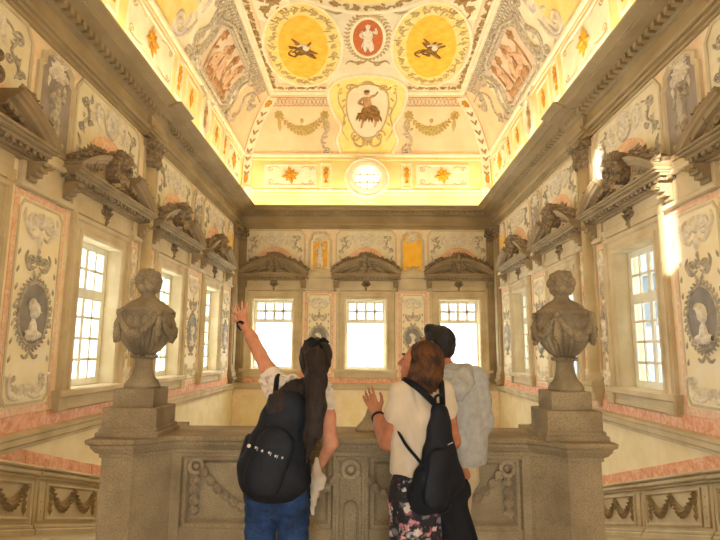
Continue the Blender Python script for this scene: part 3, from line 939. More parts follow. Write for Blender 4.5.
# ------------------------------------------------------------------ blind balustrade panels stepping down the side walls
def stair_dado(side, u0, ln, label):
    sl = -.292
    t = thing('stair_dado', label, 'stair panel', (0, 0, 0), 0, 'garlanded stone panels along the descending stairs')
    z0 = -.29 * (u0 - 4.6)
    X = -1 if side == 'left' else 1
    base = (X * W, u0, z0)
    t.location = base
    f = lambda u, v, h: (-X * h, u, v + sl * u)
    b = lambda m: m
    m = MB(f); m.bbox(0, ln, -.1, .8, 0, .2, .005); m.build('die', 'stone', t)
    m = MB(f); m.bbox(0, ln, .8, .84, 0, .25, .01); m.bbox(0, ln, .84, .92, 0, .3, .02); m.bbox(0, ln, .92, .97, 0, .34, .02); m.build('cap', 'stone', t)
    m = MB(f); m.bbox(0, ln, .97, 1.2, 0, .02, .005); m.build('marbled_band', 'red_marble', t)
    m = MB(f); m.bbox(0, ln, -.1, .1, 0, .27, .02); m.bbox(0, ln, .1, .15, 0, .235, .01); m.build('plinth', 'stone', t)
    m = MB(lambda u, v, h: f(u, v, h + .195)); m.sweep([(.3, .24), (ln - .12, .24), (ln - .12, .72), (.3, .72)], [(-.03, 0), (-.03, .03), (.0, .04), (.03, .0)], True); m.bbox(.07, .2, .2, .76, 0, .035, .008)
    for v in (.34, .48, .62): m.leaf(.135, v + .05, -PI / 2, .11, .06, .05)
    m.build('panel_frame', 'stone', t)
    a, c, d = .42, (.42 + ln - .24) / 2, ln - .24
    for p, q in ((a, c), (c, d)):
        m = MB(lambda u, v, h: f(u, v, h + .195)); m.swag(p + .05, .64, q - .05, .64, .22, 11, .09, .07); m.build('festoon', 'stone_dark', t)
    for p in (a, c, d):
        m = MB(lambda u, v, h: f(u, v, h + .195)); m.rosette(p, .66, .07, 6, .06)
        if p != c:
            for v in (.56, .46, .37): m.leaf(p, v + .06, -PI / 2, .15, .08, .06)
        else: m.leaf(p, .62, -PI / 2, .14, .07, .05)
        m.build('hanging_drop', 'stone_dark', t)
    return t
for i, u in enumerate((4.62, 6.3, 8.32, 10.37, 12.42)):
    stair_dado('left', u, (1.66, 2.0, 2.03, 2.03, 1.4)[i], 'garlanded stone stair panel by the left wall, ' + ('just beyond the landing', 'cut by the left picture edge', 'left of the large parapet pedestal', 'hidden behind the pedestal', 'at the foot of the flight')[i])
for i, u in enumerate((4.62, 6.0, 8.0, 10.0, 12.0)):
    stair_dado('right', u, (1.36, 1.98, 1.98, 1.98, 1.8)[i], 'garlanded stone stair panel by the right wall, ' + ('just beyond the landing', 'cut by the right picture edge', 'second in from the picture edge', 'right beside the large parapet pedestal', 'at the foot of the flight')[i])
# ------------------------------------------------------------------ painted ceiling
def local(f, c):
    return lambda u, v, h: tuple(a - b for a, b in zip(f(u, v, h), c))
def cthing(name, label, cat, f, u, s, group=None):
    c = f(u, s, 0)
    return thing(name, label, cat, c, 0, group), (lambda du=0, dv=0, dh=0: MB(lambda a, b, h: tuple(x - y for x, y in zip(f(u + a + du, s + b + dv, h + dh), c))))
# mouldings that follow the surfaces
for i, (f, u0, u1) in enumerate(((cv_left, REAR, D - .2), (cv_right, REAR, D - .2), (cv_back, -W + .2, W - .2))):
    m = MB(f)
    n = 30
    for s, w, h in ((2.3, .16, .08), (2.12, .05, .03), (.86, .1, .05), (.72, .04, .03)):
        m.ribbon([(u0 + (u1 - u0) * k / n, s) for k in range(n + 1)], w, h)
    struct(m.build('trim_%d' % (6 + i), 'c_cream'))
m = MB(flatc)
rect = lambda x, y0, y1: [(-x, y0), (x, y0), (x, y1), (-x, y1)]
m.sweep([(1.42, 19.28), (3.62, 19.28), (3.62, REAR), (-3.62, REAR), (-3.62, 19.28), (-1.36, 19.28)], [(-.12, 0), (-.12, .05), (-.05, .09), (0, .05), (.05, .07), (.1, 0)]); struct(m.build('trim_9', 'c_cream'))
m = MB(flatc)
m.sweep([(1.5, 18.62), (3.28, 18.62), (3.28, REAR + .3), (-3.28, REAR + .3), (-3.28, 18.62), (-1.44, 18.62)], [(-.05, 0), (-.03, .04), (.03, .04), (.05, 0)]); struct(m.build('trim_10', 'c_peach'))
# leafy border round the flat of the ceiling
rnd = random.Random(11)
def garl(a, b, lab):
    m = MB(flatc)
    n = int(math.dist(a, b) / .13)
    for k in range(n):
        t = (k + .5) / n
        u, v = a[0] + (b[0] - a[0]) * t, a[1] + (b[1] - a[1]) * t
        for _ in range(2): m.leaf(u + rnd.uniform(-.04, .04), v + rnd.uniform(-.04, .04), rnd.uniform(0, 6.28), rnd.uniform(.12, .2), .08, .04)
        if k % 3 == 0: m.rosette(u, v, .12, 6, .05)
    tag(m.build('leaf_garland', 'c_brown'), lab, 'border', 'leaf garlands edging the ceiling')
garl((-3.45, 9), (-3.45, 18.9), 'brown leaf garland along the left edge of the flat ceiling'); garl((3.45, 9), (3.45, 18.9), 'brown leaf garland along the right edge of the flat ceiling')
garl((-3.3, 18.9), (-1.55, 18.9), 'short brown leaf garland left of the end cartouche'); garl((1.55, 18.9), (3.3, 18.9), 'short brown leaf garland right of the end cartouche')
# great central ring
t, g = cthing('ceiling_ring', 'edge of the great garlanded ring at the top of the photo, on the ceiling', 'ceiling painting', flatc, 0, 10.4)
m = g(); m.sweep(ellp(0, 0, 3.1, 3.95, 90), [(-.1, 0), (-.06, .06), (0, .08), (.06, .06), (.1, 0)], True); m.build('moulding', 'c_cream', t)
m = g(); m.ell(0, 0, 2.75, 3.6, .015, 80, 3); m.build('field', 'c_yellow', t)
m = g(); m.sweep(ellp(0, 0, 2.4, 3.2, 80), [(-.03, 0), (-.02, .04), (.02, .04), (.03, 0)], True); m.build('inner_line', 'c_line', t)
m = g()
for k in range(90):
    th = 2 * PI * k / 90
    u, v = 2.92 * math.cos(th), 3.77 * math.sin(th)
    for _ in range(2): m.leaf(u, v, rnd.uniform(0, 6.28), .22, .1, .05)
    if k % 3 == 0: m.rosette(u, v, .13, 6, .06)
m.build('garland', 'c_brown', t)
# two yellow ovals
for sg, nm in ((-1, 'left'), (1, 'right')):
    t, g = cthing('oval_painting', 'yellow ceiling oval with a trophy of instruments, %s of the red medallion' % nm, 'ceiling painting', flatc, sg * 2.08, 16.3, 'yellow ovals on the ceiling')
    rt = sg * -.1
    m = g(); m.ell(0, 0, 1.25, 2.4, .012, 48, 4, 0, rt); m.build('border_field', 'c_yellow', t)
    m = g(); m.ell(0, 0, .8, 1.8, .02, 48, 4, 0, rt); m.build('amber_field', 'amber', t)
    e = [(x * math.cos(rt) - y * math.sin(rt), x * math.sin(rt) + y * math.cos(rt)) for x, y in ellp(0, 0, 1.27, 2.42, 64)]
    m = g(); m.sweep(e, [(-.07, 0), (-.04, .06), (.03, .05), (.06, 0)], True); m.build('frame', 'c_cream', t)
    m = g(0, 0, .012)
    for k in range(46):
        th = 2 * PI * k / 46
        x, y = 1.03 * math.cos(th), 2.1 * math.sin(th)
        u, v = x * math.cos(rt) - y * math.sin(rt), x * math.sin(rt) + y * math.cos(rt)
        for _ in range(2): m.leaf(u, v, rnd.uniform(0, 6.28), rnd.uniform(.16, .3), .08, .03)
        if k % 2: m.spiral(u, v, .12, rnd.uniform(0, 6), 1.2, .035, .03, rnd.choice((-1, 1)))
    m.build('scroll_wreath', 'c_line', t)
    m = g(0, 0, .02)
    q = -sg
    m.stroke((-.42, -.2 * q), (.42, .22 * q), .05, .07, .05); m.stroke((-.3, .4 * q), (.3, -.42 * q), .06, .05, .05)
    m.dome(.05, .02, .2, .06, 10, .3); m.stroke((-.05, .1), (.35, .5), .04, .09, .05); m.spiral(-.15, .1, .22, 0, 1.1, .06, .05)
    m.stroke((-.1, -.3), (-.3, -.62), .07, .03, .04); m.curl([(-.35, 0), (-.5, .25), (-.3, .45)], .06, .04)
    for k in range(9): m.leaf(-.1 + rnd.uniform(-.25, .3), rnd.uniform(-.4, .4), rnd.uniform(0, 6.28), .2, .08, .05)
    tr_ = m.build('instrument_trophy', 'umber', t)
    m = g(0, 0, .03); m.dome(.1, -.12, .13, .06, 10, .2); m.curl([(-.2, -.2), (0, -.3), (.25, -.2)], .07, .05); m.build('lute', 'white_relief', t)
# corner tendrils
for sg, nm in ((-1, 'left'), (1, 'right')):
    t, g = cthing('tendril_spray', 'dark flowering tendril on white ceiling, %s of the ring' % nm, 'ceiling painting', flatc, sg * 2.75, 13.9, 'tendrils beside the ceiling ring')
    m = g(); m.poly([(-.55, -1.0), (.55, -1.0), (.6, .7), (0, 1.1), (-.6, .7)], .01); m.build('white_field', 'c_cream', t)
    m = g(0, 0, .01); m.curl([(-.1 * sg, 1.0), (.25 * sg, .6), (0, .1), (.2 * sg, -.3)], .07, .04); m.spiral(.15 * sg, -.3, .25, PI / 2, 1.3, .06, .04, -sg); m.spiral(-.25 * sg, .35, .18, 0, 1.2, .05, .04, sg); m.build('tendril', 'c_brown', t)
    m = g(0, 0, .01); m.rosette(-.1 * sg, -.1, .26, 7, .06); m.rosette(.2 * sg, .3, .18, 6, .05); m.build('flowers', 'c_brown', t)
# red medallion
t, g = cthing('red_medallion', 'red oval medallion with a white figure in the middle of the ceiling', 'ceiling painting', flatc, .03, 15.65)
m = g(); m.ell(0, 0, .47, 1.0, .03, 40, 3); m.build('field', 'terracotta', t)
m = g(); m.sweep(ellp(0, 0, .52, 1.06, 48), [(-.06, 0), (-.04, .06), (.04, .06), (.06, 0)], True); m.build('frame', 'c_cream', t)
m = g(); m.wreath(0, 0, .66, 1.24, 36, .2, .09, .04); m.build('leaf_wreath', 'c_line', t)
# seen from below the feet point away from the viewer's horizon
m = MB(lambda a, b, h: (a, -b, -h - .03)); m.figure(0, -.72, 1.45, .05, .28)
m.build('white_figure', 'white_relief', t)
m = g(0, 0, .02)
for q in (-1, 1):
    m.curl([(0, 1.3), (q * .3, 1.5), (q * .6, 1.35), (q * .75, 1.55)], .07, .04); m.curl([(q * .2, -1.35), (q * .55, -1.45), (q * .9, -1.25), (q * 1.3, -1.45)], .06, .03)
    m.spiral(q * .3, 1.5, .14, 0, 1.2, .05, .04, q)
for k in range(7): m.leaf(0, -1.3, PI * k / 6, .24, .09, .04)
m.build('scrolls', 'c_line', t)

# end cartouche, running from the far cove up on to the flat
t, g = cthing('end_cartouche', 'yellow scrolled cartouche with a seated figure above the round window', 'ceiling painting', cv_back, .03, 4.1)
def shape(k):                                     # outline: waist at the foot, round head
    right = [(1.0, -1.72), (1.18, -1.3), (1.02, -.8), (1.3, -.3), (1.46, .4), (1.3, 1.1), (.85, 1.62), (0, 1.86)]
    pts = catmull(right, 6)
    return [(x * k, y * (k if y > 0 else 1)) for x, y in pts] + [(-x * k, y * (k if y > 0 else 1)) for x, y in reversed(pts[:-1])]
def fillstrip(m, outl, h):                        # fill a left-right symmetric outline, row by row
    n = len(outl); hf = (n + 1) // 2
    prev = None
    for i in range(hf):
        x, y = outl[i]
        row = [m.p(x - 2 * x * j / 10, y, h) for j in range(11)]
        if prev:
            for j in range(10): m.face(prev[j], prev[j + 1], row[j + 1], row[j])
        prev = row
m = g(); fillstrip(m, shape(1), .015); m.build('yellow_field', 'c_yellow', t)
m = g(); m.sweep(shape(1.02), [(-.08, 0), (-.05, .07), (0, .05), (.04, .07), (.07, 0)]); m.build('frame', 'c_cream', t)
m = g(); m.ell(0, 0, .8, 1.2, .025, 40, 4); m.build('oval_field', 'c_flat', t)
m = g(); m.sweep(ellp(0, 0, .82, 1.22, 48), [(-.04, 0), (-.02, .05), (.02, .05), (.04, 0)], True)
for q in (-1, 1):
    m.spiral(q * .62, .98, .24, 0, 1.4, .08, .07, -q); m.spiral(q * .5, -1.12, .2, 0, 1.4, .08, .07, q); m.curl([(0, -1.25), (q * .25, -1.5), (q * .5, -1.4), (q * .55, -1.15)], .1, .07)
    m.curl([(q * 1.0, .9), (q * 1.12, .2), (q * .9, -.4), (q * 1.0, -.9), (q * .75, -1.3)], .07, .05)
    for k in range(7): m.leaf(q * (1.12 - .03 * k), 1.0 - .3 * k, PI / 2 + q * rnd.uniform(.3, 1.0), .26, .1, .05)
for k in range(7): m.leaf(0, 1.2, PI * k / 6, .3, .12, .06); m.leaf(0, -1.25, -PI * k / 6, .26, .1, .06)
m.build('scrollwork', 'c_line', t)
m = g(0, 0, .025)
m.stroke((.02, -.12), (-.04, .32), .17, .15, .06); m.stroke((-.14, .3), (-.36, .08), .06, .05, .05); m.stroke((-.36, .08), (-.12, -.02), .05, .04, .05); m.stroke((.08, .3), (.32, .42), .055, .05, .05); m.stroke((.32, .42), (.4, .68), .045, .035, .05)
m.dome(-.03, .56, .11, .09, 10, .14); m.stroke((.36, -.5), (.3, -.8), .06, .04, .05); m.stroke((-.14, -.5), (-.24, -.84), .06, .04, .05)
m.build('seated_figure', 'c_sepia', t)
m = g(0, 0, .028)
m.stroke((-.05, -.12), (.38, -.2), .17, .14, .07); m.stroke((.38, -.2), (.34, -.6), .13, .1, .06); m.stroke((-.08, -.1), (-.16, -.58), .15, .1, .06); m.stroke((-.36, -.36), (.46, -.44), .1, .08, .05)
for k in range(9): m.leaf(-.3 + .09 * k, -.3 - .02 * (k % 3), -PI / 2 + .12 * (k - 4), .34, .1, .06)
for k in range(5): m.leaf(-.03, .66, PI * (.2 + .15 * k), .16, .07, .07)
m.build('brown_drapery', 'umber', t)

# garland swags and ring bands on the peach cove at the far end
for sg, nm in ((-1, 'left'), (1, 'right')):
    t, g = cthing('cove_garland', 'grey flower garland on the peach cove, %s of the end cartouche' % nm, 'ceiling painting', cv_back, sg * 2.55, 3.3, 'painted garlands of the far cove')
    m = g(); m.swag(-.85, .35, .85, .35, .5, 15, .17, .04)
    for x in (-.9, 0, .9): m.rosette(x, .4 if x else -.12, .2, 7, .05); m.leaf(x, .3, -PI / 2, .5 if x else .2, .16, .04)
    m.build('swag', 'c_leaf', t)
    m = g(); m.curl([(-sg * 1.0, -.95), (-sg * .75, -.5), (-sg * 1.05, 0), (-sg * .8, .4)], .12, .05); m.spiral(-sg * .98, -.85, .2, 0, 1.4, .08, .05, sg)
    for k in range(8): m.leaf(-sg * (.85 + .1 * (k % 2)), -.7 + .14 * k, rnd.uniform(0, 6.28), .2, .08, .04)
    m.build('side_scroll', 'c_grey', t)
    m = g(0, .92)
    for k in range(14): m.sweep(ellp(-.95 + .146 * k, 0, .062, .11, 12), [(-.015, 0), (0, .025), (.015, 0)], True)
    m.flat([(-1.1, -.17), (1.08, -.17)], .03, .03); m.flat([(-1.1, .17), (1.08, .17)], .03, .03); m.build('ring_band', 'c_grey', t)

# ribs climbing the corners of the cove
for sg, nm in ((-1, 'left'), (1, 'right')):
    t = thing('corner_rib', 'cream corner rib with painted candelabra in the far %s corner of the vault' % nm, 'rib', (sg * W, D, 7.2), 0, 'corner ribs of the vault')
    def cornermap(a, s, h, sg=sg):
        i, z = prof(s, CS); j, z2 = prof(s, CB); x, b = pnorm(s, 1.5)
        h += .03
        X, Y = -(W - i), D - j
        if a > 0: X += a; Y -= h * x
        elif a < 0: Y += a; X += h * x
        else: X += h * x; Y -= h * x
        return (-sg * (X + W), Y - D, z + h * b - 7.2)
    def ribstrip(m, a0, a1, s0, s1, h, n=24):
        rows = []
        for k in range(n + 1):
            s = s0 + (s1 - s0) * k / n
            rows.append([m.p(a, s, h) for a in (a0, 0, a1)])
        for p, q in zip(rows, rows[1:]):
            for j in range(2): m.face(p[j], p[j + 1], q[j + 1], q[j])
    m = MB(cornermap); ribstrip(m, -.2, .32, .5, 4.4, 0); m.build('band', 'c_cream', t)
    m = MB(cornermap)
    for a in (-.2, .32): m.flat([(a, .5 + 3.9 * k / 24) for k in range(25)], .05, .05)
    m.build('edge_moulding', 'c_cream', t)
    m = MB(lambda a, b, h: cornermap(a, b, h + .01))
    for k, s in enumerate((1.5, 1.75, 2.1, 2.4, 2.75, 3.05, 3.4, 3.7)):
        for q in (-1, 1): m.leaf(.14, s, PI / 2 - q * .7, .2, .08, .03)
        m.dome(.14, s, .05, .04, 6)
    m.build('candelabra_paint', 'c_brown', t)
    m = MB(lambda a, b, h: cornermap(a, b, h + .01)); m.dome(.13, 1.35, .09, .04, 8, .2); m.rosette(.12, 4.15, .17, 7, .04); m.build('gilt_vase', 'gold_dark', t)
    m = MB(cornermap); ribstrip(m, -.3, .42, .45, .95, .12, 4); ribstrip(m, -.34, .46, .82, .95, .17, 2); m.build('corner_pedestal', 'c_cream', t)

# frieze over the cornice: panels with gilt stars, vases, small motifs, ovals
def frieze_panel(f, u, s, w, hgt, label, grp, kind):
    nm = {'star': 'frieze_painting', 'vase': 'painted_vase_strip', 'motif': 'frieze_plaque', 'oval': 'frieze_medallion'}[kind]
    cat = {'star': 'frieze panel', 'vase': 'painted strip', 'motif': 'frieze plaque', 'oval': 'frieze medallion'}[kind]
    t, g = cthing(nm, label, cat, f, u, s, grp)
    x, y = w / 2, hgt / 2
    if kind != 'oval':
        m = g(); m.grid(-x, x, -y, y, .012, 3, 3); m.build('field', 'c_cream' if kind == 'star' else 'c_frieze', t)
        m = g(); m.sweep([(-x, -y), (x, -y), (x, y), (-x, y)], [(-.04, 0), (-.03, .04), (.02, .04), (.04, 0)], True); m.build('frame', 'c_cream', t)
    if kind == 'star':
        m = g(0, 0, .012)
        for k in range(8): m.leaf(0, 0, PI * k / 4 + .2, .3 if k % 2 else .38, .15, .06)
        for k in range(8): m.leaf(0, 0, PI * k / 4 + .6, .22, .1, .05)
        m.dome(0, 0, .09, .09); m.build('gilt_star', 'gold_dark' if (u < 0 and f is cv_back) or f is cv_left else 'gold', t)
        m = g(0, 0, .012)
        for q in (-1, 1):
            for r in (-1, 1): m.spiral(q * (x - .2), r * (y - .16), .11, 0, 1.2, .03, .02, q * r); m.curl([(q * (x - .1), r * (y - .1)), (q * (x - .45), r * (y - .06)), (q * .45, r * (y - .14))], .03, .02)
        m.build('scroll_corners', 'c_line', t)
    elif kind == 'vase':
        m = g(0, 0, .012); m.dome(0, .02, .1, .06, 8, .17); m.stroke((0, -.15), (0, -.3), .04, .09, .05); m.leaf(0, .12, PI / 2, .26, .14, .05); m.leaf(0, .14, PI / 2 + .6, .2, .08, .05); m.leaf(0, .14, PI / 2 - .6, .2, .08, .05)
        m.build('painted_vase', 'gold_dark', t)
    elif kind == 'motif':
        m = g(0, 0, .012); m.rosette(0, -.02, .17, 6, .05); m.leaf(0, .08, PI / 2, .24, .16, .05); m.leaf(0, -.1, -PI / 2, .2, .14, .05)
        m.build('gilt_mask', 'gold_dark', t)
    else:
        m = g(); m.ell(0, 0, .3, .48, .02, 30, 2); m.build('field', 'c_pinkgrey', t)
        m = g(); m.sweep(ellp(0, 0, .38, .58, 40), [(-.1, 0), (-.06, .08), (0, .06), (.05, .08), (.1, 0)], True); m.build('frame', 'c_cream', t)
        m = g(0, 0, .02); m.figure(0, -.36, .7, .04, .25); m.build('small_figure', 'c_brown', t)
for sg, nm in ((-1, 'left'), (1, 'right')):
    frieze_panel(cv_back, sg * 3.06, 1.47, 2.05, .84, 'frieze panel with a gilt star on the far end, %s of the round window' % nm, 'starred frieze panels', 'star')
    frieze_panel(cv_back, sg * 1.62, 1.45, .36, .95, 'narrow strip with a gilt vase just %s of the round window' % nm, 'vase strips of the frieze', 'vase')
for f, nm in ((cv_left, 'left'), (cv_right, 'right')):
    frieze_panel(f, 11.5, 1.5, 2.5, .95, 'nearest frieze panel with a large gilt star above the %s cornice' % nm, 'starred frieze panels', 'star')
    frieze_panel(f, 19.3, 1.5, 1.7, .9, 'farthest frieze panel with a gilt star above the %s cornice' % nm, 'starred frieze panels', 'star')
    frieze_panel(f, 13.3, 1.55, .36, .95, 'vase strip before the oval on the %s frieze' % nm, 'vase strips of the frieze', 'vase')
    frieze_panel(f, 17.95, 1.55, .36, .95, 'vase strip beyond the oval on the %s frieze' % nm, 'vase strips of the frieze', 'vase')
    frieze_panel(f, 14.3, 1.5, .9, .85, 'small gilt plaque before the oval on the %s frieze' % nm, 'small gilt plaques of the frieze', 'motif')
    frieze_panel(f, 16.9, 1.5, .9, .85, 'small gilt plaque beyond the oval on the %s frieze' % nm, 'small gilt plaques of the frieze', 'motif')
    frieze_panel(f, 15.6, 1.55, 0, 0, 'white framed oval with a small figure on the %s frieze' % nm, 'ovals of the side friezes', 'oval')
    frieze_panel(f, 9.6, 1.5, .36, .95, 'vase strip at the top picture edge on the %s frieze' % nm, 'vase strips of the frieze', 'vase')
    # big side cartouche on the cove
    sgn = -1 if nm == 'left' else 1
    t, g = cthing('side_cartouche', 'scrolled pink picture with brown figures on the %s side of the vault' % nm, 'ceiling painting', f, 15.6, 3.25, 'pictures on the sides of the vault')
    sh = [(-1.5, -.55), (-1.1, -.75), (1.1, -.75), (1.5, -.55), (1.35, .0), (1.5, .55), (1.0, .8), (-1.0, .8), (-1.5, .55), (-1.35, 0)]
    m = g()
    for k in range(8):
        a, b = -1.4 + .35 * k, -1.05 + .35 * k
        m.grid(a, b, -.68, .74, .015, 1, 6)
    m.build('picture_field', 'c_pinkgrey', t)
    m = g(); m.sweep(sh, [(-.16, 0), (-.12, .08), (-.04, .05), (.03, .09), (.09, 0)], True)
    for q in (-1, 1):
        for r in (-1, 1): m.spiral(q * 1.62, r * .62, .26, 0, 1.5, .11, .08, q * r); m.curl([(q * 1.3, r * 1.0), (q * .8, r * .92), (q * .4, r * 1.08), (0, r * .95)], .12, .07)
        m.curl([(q * 1.75, -.9), (q * 2.05, -.3), (q * 1.8, .2), (q * 2.1, .8)], .14, .07); m.spiral(q * 2.15, .75, .24, 0, 1.4, .09, .06, -q); m.spiral(q * 2.05, -.75, .22, 0, 1.4, .09, .06, q)
        for k in range(8): m.leaf(q * (1.7 + .05 * (k % 3)), -.9 + .24 * k, rnd.uniform(0, 6.28), .34, .13, .05)
    m.build('scroll_frame', 'c_grey', t)
    m = g(0, 0, .016)                             # a group of reclining figures
    for x, fl in ((-.55, 1), (.12, -1), (.72, 1)):
        m.stroke((x, -.3), (x + .1 * fl, .15), .15, .13, .05); m.stroke((x, -.32), (x + .36 * fl, -.2), .1, .08, .05); m.stroke((x + .36 * fl, -.2), (x + .42 * fl, -.58), .07, .04, .04)
        m.stroke((x + .1 * fl, .12), (x + .38 * fl, .3), .055, .04, .04); m.stroke((x + .04 * fl, .12), (x - .22 * fl, -.12), .055, .04, .04); m.dome(x + .12 * fl, .34, .1, .06, 8, .12)
    m.build('figures', 'c_flesh', t)
    m = g(0, 0, .016)
    for k in range(26): m.leaf(rnd.uniform(-1.1, 1.0), rnd.uniform(-.62, .1), rnd.uniform(.2, 2.9), rnd.uniform(.22, .4), .11, .045)
    for x in (-.95, -.2, .45, 1.0): m.stroke((x, -.6), (x + rnd.uniform(-.2, .2), .5), .05, .03, .04); m.rosette(x, .5, .2, 6, .05)
    for x in (-.5, .15, .75): m.stroke((x - .25, -.52), (x + .3, -.45), .13, .1, .055)
    m.build('foliage_and_drapery', 'c_sepia', t)
    # scroll ornament between pictures and the lattice band under the flat
    t, g = cthing('scroll_ornament', 'white and mauve scrollwork on the vault near the top of the photo, %s side' % nm, 'ceiling painting', f, 11.7, 3.3, 'scrollwork on the sides of the vault')
    m = g(); m.ell(0, 0, 1.2, .95, .012, 30, 4); m.build('yellow_field', 'c_yellow', t)
    m = g()
    for q in (-1, 1):
        for r in (-1, 1): m.spiral(q * .85, r * .55, .32, 0, 1.5, .12, .07, q * r); m.curl([(q * .2, r * .9), (q * .8, r * 1.0), (q * 1.35, r * .6), (q * 1.5, r * .1)], .13, .07)
        for k in range(9): m.leaf(q * 1.2, -.8 + .2 * k, rnd.uniform(0, 6.28), .32, .13, .05)
    m.rosette(0, 0, .4, 9, .07); m.build('scrolls', 'c_mauve', t)
    t, g = cthing('cove_garland', 'flower garland on the peach corner of the vault, %s side wall' % nm, 'ceiling painting', f, 18.75, 3.4, 'painted garlands at the vault corners')
    m = g(); m.curl([(-.7, -.9), (-.35, -.4), (-.6, .1), (-.2, .6)], .13, .06); m.spiral(-.55, -.75, .22, 0, 1.4, .08, .05); m.spiral(-.1, .4, .2, 0, 1.4, .08, .05, -1)
    m.swag(-.3, .5, .55, .35, .35, 8, .17, .04); m.build('swag', 'c_grey', t)
    m = MB(f)
    for k in range(70):
        a = 9 + 9.9 * k / 70
        m.sweep(ellp(a, 4.12, .055, .11, 8), [(-.018, 0), (0, .03), (.018, 0)], True); m.sweep(ellp(a + .07, 4.3, .055, .08, 8), [(-.018, 0), (0, .03), (.018, 0)], True)
    for s in (3.96, 4.42): m.ribbon([(7 + 12.3 * k / 20, s) for k in range(21)], .06, .04)
    tag(m.build('lattice_band', 'c_grey'), 'grey lattice band along the top of the cove, %s side' % nm, 'border', 'lattice bands of the vault')
# ------------------------------------------------------------------ parapet in the foreground
PX0, PX1 = -1.61, 1.50
par = thing('parapet', 'large carved stone parapet with garland chains and two end pedestals, behind the three visitors', 'parapet', (-.09, 3.6, 0))
off = (-.09, 3.6, 0)
FRONT = [(-1.61, 4.2), (-1.61, 3.42), (-1.42, 3.42), (-1.24, 3.6), (-.2, 3.6), (-.2, 3.54), (.02, 3.54), (.02, 3.6), (1.05, 3.6), (1.23, 3.42), (1.43, 3.42), (1.43, 4.2)]
m = MB(ident, off)
inn = [(-1.61, 4.2), (-1.61, 3.42), (-1.42, 3.42), (-1.24, 3.6), (-1.18, 3.6), (-1.16, 3.65), (-.23, 3.65), (-.2, 3.6), (-.2, 3.54), (.02, 3.54), (.02, 3.6), (.05, 3.65), (.98, 3.65), (1.0, 3.6), (1.05, 3.6), (1.23, 3.42), (1.43, 3.42), (1.43, 4.2), (1.2, 4.2), (1.1, 3.95), (-1.28, 3.95), (-1.38, 4.2)]
n = len(inn)
lo = [m.p(x, y, .0) for x, y in inn]; hi = [m.p(x, y, 1.0) for x, y in inn]
for k in range(n): m.face(lo[k], lo[(k + 1) % n], hi[(k + 1) % n], hi[k])
m.build('body', 'granite', par)
m = MB(ident, off)                                # rails round the sunk panels
def rail(x0, x1, z0, z1, y0=3.6, y1=3.66): 
    i = MB(lambda u, v, h: (u, y1 - h, v), off); i.bbox(x0, x1, z0, z1, 0, y1 - y0, .008); k = len(m.V); m.V += i.V; m.F.extend(tuple(q + k for q in f) for f in i.F)
for a, b in ((-1.18, -.2), (.02, 1.0)): rail(a, b, .925, 1.0); rail(a, b, .2, .5)
m.build('panel_rail', 'granite', par)
m = MB(lambda u, v, h: (u, 3.655 - h, v), off)
for a, b in ((-1.165, -.215), (.035, .985)): m.sweep([(a, .5), (b, .5), (b, .925), (a, .925)], [(0, .0), (0, .045), (.02, .04), (.035, .012), (.05, 0)], True)
m.build('panel_moulding', 'granite', par)
m = MB(lambda u, v, h: (u, 3.54 - h, v), off)
m.sweep([(-.17, .1), (-.01, .1), (-.01, .94), (-.17, .94)], [(-.012, 0), (-.008, .012), (.008, .012), (.012, 0)], True)
m.ribbon([(-.135, .12), (-.135, .62)] + arc(-.09, .62, .045, .06, PI, 0, 8) + [(-.045, .12)], .018, .02)
m.build('pier_tracery', 'granite', par)
m = MB(ident, off)
CAPP = [(0, .95), (.012, .955), (.012, .975), (.03, .985), (.04, 1.0), (.05, 1.012), (.054, 1.03), (.072, 1.04), (.077, 1.06), (.072, 1.068), (0, 1.07)]
m.sweep([(x, y) for x, y in FRONT], [(-o, z) for o, z in CAPP])
q = [(-1.61, 4.2), (-1.61, 3.42), (-1.42, 3.42), (-1.24, 3.6), (-.2, 3.6), (-.2, 3.54), (.02, 3.54), (.02, 3.6), (1.05, 3.6), (1.23, 3.42), (1.43, 3.42), (1.43, 4.2), (1.15, 4.2), (1.1, 4.0), (-1.28, 4.0), (-1.33, 4.2)]
t1 = [m.p(x, y, 1.07) for x, y in q]; t0 = [m.p(x, y, .95) for x, y in q]
